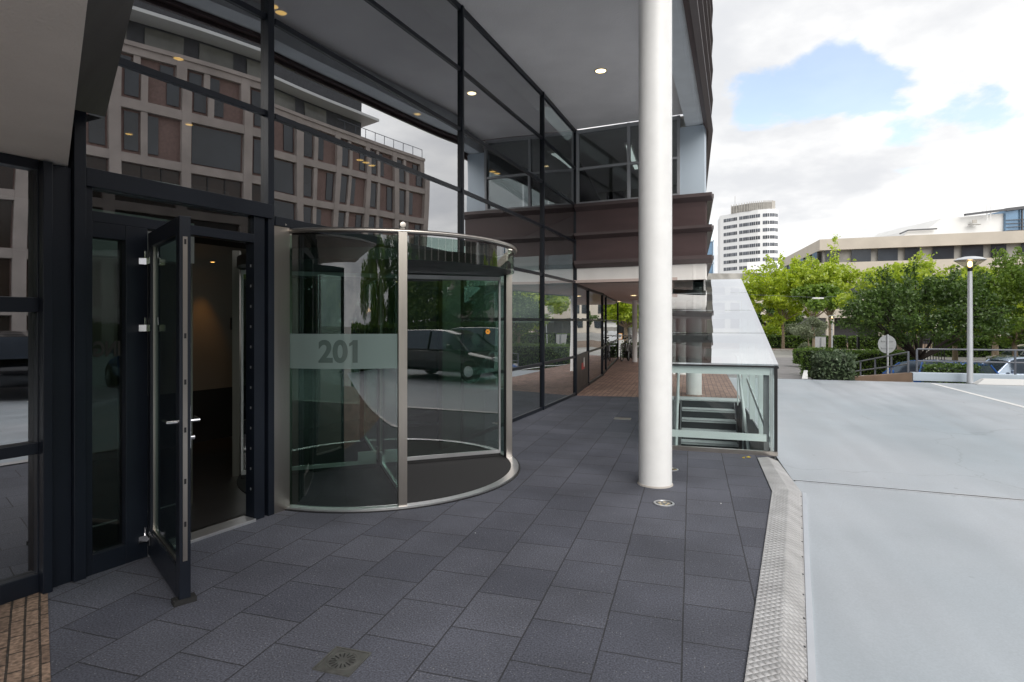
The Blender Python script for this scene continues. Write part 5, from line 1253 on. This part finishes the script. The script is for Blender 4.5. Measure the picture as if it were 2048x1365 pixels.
obj('glazing_bars', gb, 'darkroof', WB_)
obj('roof_edge', MB().beam(Q(1930, 430, 103), Q(2011, 420, 103), .5, .35).beam(Q(2011, 420, 103), Q(2110, 408, 103), .5, .5), 'darkroof', WB_)
obj('ladder', MB().tube([Q(1974, 442, 103), Q(1974, 409, 103)], .07, 5).tube([Q(1981, 442, 103), Q(1981, 409, 103)], .07, 5).tube([Q(1965, 425, 103), Q(1965, 410, 103)], .05, 5).tube([Q(1965, 410, 103), Q(1985, 409, 103)], .05, 5), 'towerwhite', WB_)
obj('vent', MB().sweep([tuple(Q(u, v, 103.4)) for u, v in ((1944, 440), (1953, 440), (1953, 447), (1944, 447))], (0, -.1, 0)), 'conc', WB_); obj('ledge', MB().beam(Q(1938, 450, 103.3), Q(1960, 449.5, 103.3), .5, .12), 'screen', WB_)
# white building beyond the passage
PB = bthing('white_shop', 'white low building with dark opening beyond the covered passage', (8, 47, GZ))
obj('wall', MB().box(4, 7.6, 47, 56, GZ, 3.2).box(9.62, 13, 46.5, 56, GZ, 2.4).box(7.6, 9.62, 47, 56, GZ, .15), 'offwhite', PB); obj('upper_wall', MB().box(3, 13.2, 48, 58, 3.2, 8), 'pier', PB)
obj('opening', MB().box(7.6, 9.62, 48.5, 48.8, .15, 2.9), 'darkroof', PB); obj('canopy', MB().box(6, 9.7, 45.2, 48, 2.55, 3.2), 'offwhite', PB)
for z in (.9, 1.7): obj('grey_band', MB().box(9.7, 14, 46.3, 46.49, z - .05, z + .28), 'screen', PB)
obj('roller_door', MB().box(10.2, 11.8, 46.25, 46.49, GZ, .85), 'pole', PB)
ps_ = Q(1240, 673, 38); t = thing('poster_sign', 'small poster with an orange border on a post past the passage', 'sign', (ps_.x, ps_.y, GZ)); zz = ps_.z - GZ
obj('board', MB().box(-.14, .14, -.02, .02, zz - .2, zz + .2), 'orange', t); obj('poster', MB().box(-.10, .10, -.03, -.022, zz - .16, zz + .16), 'paper', t); obj('post', MB().tube([(0, .03, 0), (0, .03, zz)], .03, 6), 'pole', t)
mk = MB().box(-.05, -.01, -.036, -.031, zz - .08, zz + .10).box(.015, .055, -.036, -.031, zz - .05, zz + .10); obj('marks', mk, 'black', t)

# ------------------------------------------------------------------ the brick office across the street (seen mirrored in the glass)
OP = bthing('brick_office', 'brown brick office with pale concrete grid, mirrored in the dark glass', (45, 20, GZ))
oo = V(50.2, 37.5, 0); od = -V(math.sin(R(18.15)), math.cos(R(18.15)), 0); on = V(od.y, -od.x, 0)   # od runs towards the camera's rear, on faces the deck
if on.x > 0: on = -on
FH = 3.45; BAY = 4.3; NB = 17
def ob_(s0, s1, d0, d1, z0, z1): return MB().obox(oo + od * s0 + on * d0 + V(0, 0, z0), od * (s1 - s0), on * (d1 - d0), V(0, 0, z1 - z0))
topf = 6
zt = GZ + FH * topf + .6
obj('wall', ob_(0, NB * BAY, -14, -.3, GZ, zt - .4), 'brick_opp', OP)
for k in range(NB + 1):
    s = k * BAY; obj('concrete_pier', ob_(s - .32, s + .32, -.3, .05, GZ, zt - .31), 'conc_opp', OP)
for f in range(1, topf + 1):
    z = GZ + FH * f + .1
    m_ = MB()
    for k in range(NB):
        q = ob_(k * BAY + .32, (k + 1) * BAY - .32, -.3, .02, z - .3, z + .3); m_.add(q.v, q.f)
    obj('concrete_band', m_, 'conc_opp', OP)
q = ob_(-.35, NB * BAY + .3, -14, .15, zt - .3, zt); obj('cornice', q, 'conc_opp', OP)
for k in range(NB):
    for f in range(topf):
        z = GZ + FH * f
        s = k * BAY
        if f == 0 or (k >= 6 and f <= 3):
            obj('arcade_glazing', ob_(s + .4, s + BAY - .4, -.32, -.25, z + .45, z + FH - .25), 'brownglass', OP)
            for a_ in (1.55, 2.75): obj('glazing_bar', ob_(s + a_, s + a_ + .07, -.25, -.2, z + .45, z + FH - .25), 'black', OP)
            continue
        if (k % 3 == 1) and f < 5 and k > 3:
            w = obj('window', ob_(s + .45, s + BAY - .45, -.29, -.22, z + .55, z + FH - .3), 'farglass', OP) if k * 5 + f < 999 else None
        else:
            for a_, b_ in ((.45, 1.25), (1.75, 2.55), (3.05, 3.85))[(0 if (k + f) % 2 else 1):]:
                obj('window', ob_(s + a_, s + b_, -.29, -.22, z + .65, z + FH - .35), 'farglass', OP)
                break
            obj('window', ob_(s + 2.95, s + 3.75, -.29, -.22, z + .65, z + FH - .35), 'farglass', OP)
            obj('mullion_pier', ob_(s + 2.45, s + 2.85, -.29, -.05, z + .41, z + FH - .21), 'conc_opp', OP)
# penthouse with overhanging white eaves
obj('penthouse', ob_(2.0 * BAY, NB * BAY, -14, -1.2, zt, zt + 4.3), 'darkroof', OP)
obj('eaves', ob_(1.75 * BAY, NB * BAY, -14, .6, zt + 1.95, zt + 2.2), 'towerwhite', OP)
for k in range(12):
    s = 3.1 * BAY + k * BAY * .8; obj('penthouse_window', ob_(s, s + 2.4, -1.2, -1.1, zt + .35, zt + 1.75), 'pentglass', OP)
rl = MB()
for s in np.arange(0, 3 * BAY, 1.5): 
    q = ob_(s, s + .05, .0, .05, zt, zt + .9); rl.add(q.v, q.f)
q = ob_(0, 3 * BAY, .0, .05, zt + .9, zt + .95); rl.add(q.v, q.f); obj('roof_railing', rl, 'rail', OP)

# ------------------------------------------------------------------ world: Nishita sky with cloud layer
SUN_EL, SUN_AZ = R(36), R(160)       # azimuth clockwise from +Y: high, behind and right of the camera
w = bpy.data.worlds.new('World'); SC.world = w; w.use_nodes = True
N, L = w.node_tree.nodes, w.node_tree.links; N.clear()
out = N.new('ShaderNodeOutputWorld'); bg = N.new('ShaderNodeBackground'); L.new(bg.outputs[0], out.inputs[0])
sky = N.new('ShaderNodeTexSky'); sky.sky_type = 'NISHITA'; sky.sun_disc = False; sky.sun_elevation = SUN_EL; sky.sun_rotation = SUN_AZ; sky.air_density = 1.0; sky.dust_density = .6; sky.ozone_density = 1.4
tc = N.new('ShaderNodeTexCoord'); sx = N.new('ShaderNodeSeparateXYZ'); L.new(tc.outputs['Generated'], sx.inputs[0])
def mth(op, a, b=None, c=None, clamp=False):
    n = N.new('ShaderNodeMath'); n.operation = op; n.use_clamp = clamp
    for i, x in enumerate((a, b, c)):
        if x is None: continue
        if isinstance(x, (int, float)): n.inputs[i].default_value = x
        else: L.new(x, n.inputs[i])
    return n.outputs[0]
zc = mth('ADD', mth('MAXIMUM', sx.outputs[2], 0.0), .22)
cx = N.new('ShaderNodeCombineXYZ'); L.new(mth('DIVIDE', sx.outputs[0], zc), cx.inputs[0]); L.new(mth('DIVIDE', sx.outputs[1], zc), cx.inputs[1]); L.new(mth('MULTIPLY', sx.outputs[2], 1.2), cx.inputs[2])
def wnoise(scale, detail, off, rough=.55, dist=0.0):
    va = N.new('ShaderNodeVectorMath'); va.inputs[1].default_value = off; L.new(cx.outputs[0], va.inputs[0])
    n = N.new('ShaderNodeTexNoise'); n.inputs['Scale'].default_value = scale; n.inputs['Detail'].default_value = detail; n.inputs['Roughness'].default_value = rough; n.inputs['Distortion'].default_value = dist
    L.new(va.outputs[0], n.inputs['Vector']); return n.outputs['Fac']
def rng(x, a, b, lo=0.0, hi=1.0, smooth=True):
    q = N.new('ShaderNodeMapRange'); q.interpolation_type = 'SMOOTHSTEP' if smooth else 'LINEAR'
    L.new(x, q.inputs[0]); q.inputs[1].default_value = a; q.inputs[2].default_value = b; q.inputs[3].default_value = lo; q.inputs[4].default_value = hi; return q.outputs[0]
def blob(u, v, rad, amp):
    """an opening in the clouds around one sky direction"""
    d = V((u - CU) / F, 1, -(v - CV) / F).normalized()
    dt = N.new('ShaderNodeVectorMath'); dt.operation = 'DOT_PRODUCT'; dt.inputs[1].default_value = d; L.new(tc.outputs['Generated'], dt.inputs[0])
    return rng(dt.outputs['Value'], math.cos(R(rad)), 1.0, 0, amp)
n1 = wnoise(2.6, 10, (3.1, 1.7, .4), .56, .2)
hole = None
for b_ in ((1590, 185, 6, .13), (1660, 175, 5, .11), (1735, 120, 5.5, .085), (1820, 75, 7, .05), (1990, 125, 4, .06), (1870, 405, 4, .09), (1745, 270, 3.5, .08), (1500, 180, 3.5, .06), (1960, 215, 3.0, .07), (1560, 330, 3.0, .05), (1800, 300, 3, .05)):
    x = blob(*b_); hole = x if hole is None else mth('ADD', hole, x)
cover = mth('SUBTRACT', mth('ADD', n1, .17), hole)
mask = rng(cover, .45, .555, .20, 1.0)
n2 = wnoise(1.5, 7, (8.3, 2.2, 1.1), .5)
n3 = wnoise(5.0, 8, (1.3, 7.2, 2.1), .55)
shade = mth('ADD', mth('MULTIPLY', n2, .65), mth('MULTIPLY', n3, .35))
cr = N.new('ShaderNodeValToRGB'); L.new(rng(shade, .36, .62, 0, 1), cr.inputs[0])
cr.color_ramp.elements[0].color = (4.75, 4.83, 5.0, 1); cr.color_ramp.elements[1].color = (6.9, 6.85, 6.75, 1)
mx = N.new('ShaderNodeMix'); mx.data_type = 'RGBA'; L.new(mask, mx.inputs['Factor'])
sks = N.new('ShaderNodeVectorMath'); sks.operation = 'MULTIPLY'; sks.inputs[1].default_value = (2.0, 1.72, 1.5); L.new(sky.outputs[0], sks.inputs[0])
sh_ = V(math.sin(R(105)), math.cos(R(105)), .35).normalized()      # extra brightness put into unseen cloud, so the glass mirrors a brighter sky
dts = N.new('ShaderNodeVectorMath'); dts.operation = 'DOT_PRODUCT'; dts.inputs[1].default_value = sh_; L.new(tc.outputs['Generated'], dts.inputs[0])
gain = rng(dts.outputs['Value'], .64, .98, 1.0, 2.3)
csc = N.new('ShaderNodeVectorMath'); csc.operation = 'SCALE'; L.new(cr.outputs[0], csc.inputs[0]); L.new(gain, csc.inputs['Scale'])
L.new(sks.outputs[0], mx.inputs['A']); L.new(csc.outputs[0], mx.inputs['B'])
L.new(mx.outputs['Result'], bg.inputs[0]); bg.inputs[1].default_value = 0.1
s = bpy.data.lights.new('sun', 'SUN'); s.energy = 1.5; s.angle = R(48); s.color = (1, .96, .9)
so_ = bpy.data.objects.new('sun', s); COL.objects.link(so_)
sd = V(math.sin(SUN_AZ) * math.cos(SUN_EL), math.cos(SUN_AZ) * math.cos(SUN_EL), math.sin(SUN_EL)); so_.rotation_euler = sd.to_track_quat('Z', 'Y').to_euler(); so_.location = (10, -10, 30)

# ------------------------------------------------------------------ camera and render settings
cam = bpy.data.cameras.new('camera'); cam.sensor_width = 36; cam.lens = F / 2048 * 36; cam.shift_y = -(682.5 - CV) / 2048; cam.clip_start = .05; cam.clip_end = 3000
co = bpy.data.objects.new('camera', cam); COL.objects.link(co); co.location = (0, 0, EYE); co.rotation_euler = (R(90), 0, 0); SC.camera = co
SC.view_settings.view_transform = 'Standard'; SC.view_settings.look = 'None'; SC.view_settings.exposure = .8; SC.view_settings.gamma = 1
cy = SC.cycles; cy.use_denoising = True; cy.max_bounces = 10; cy.transparent_max_bounces = 32; cy.glossy_bounces = 5; cy.diffuse_bounces = 4; cy.sample_clamp_indirect = 6; cy.caustics_reflective = True; cy.caustics_refractive = False
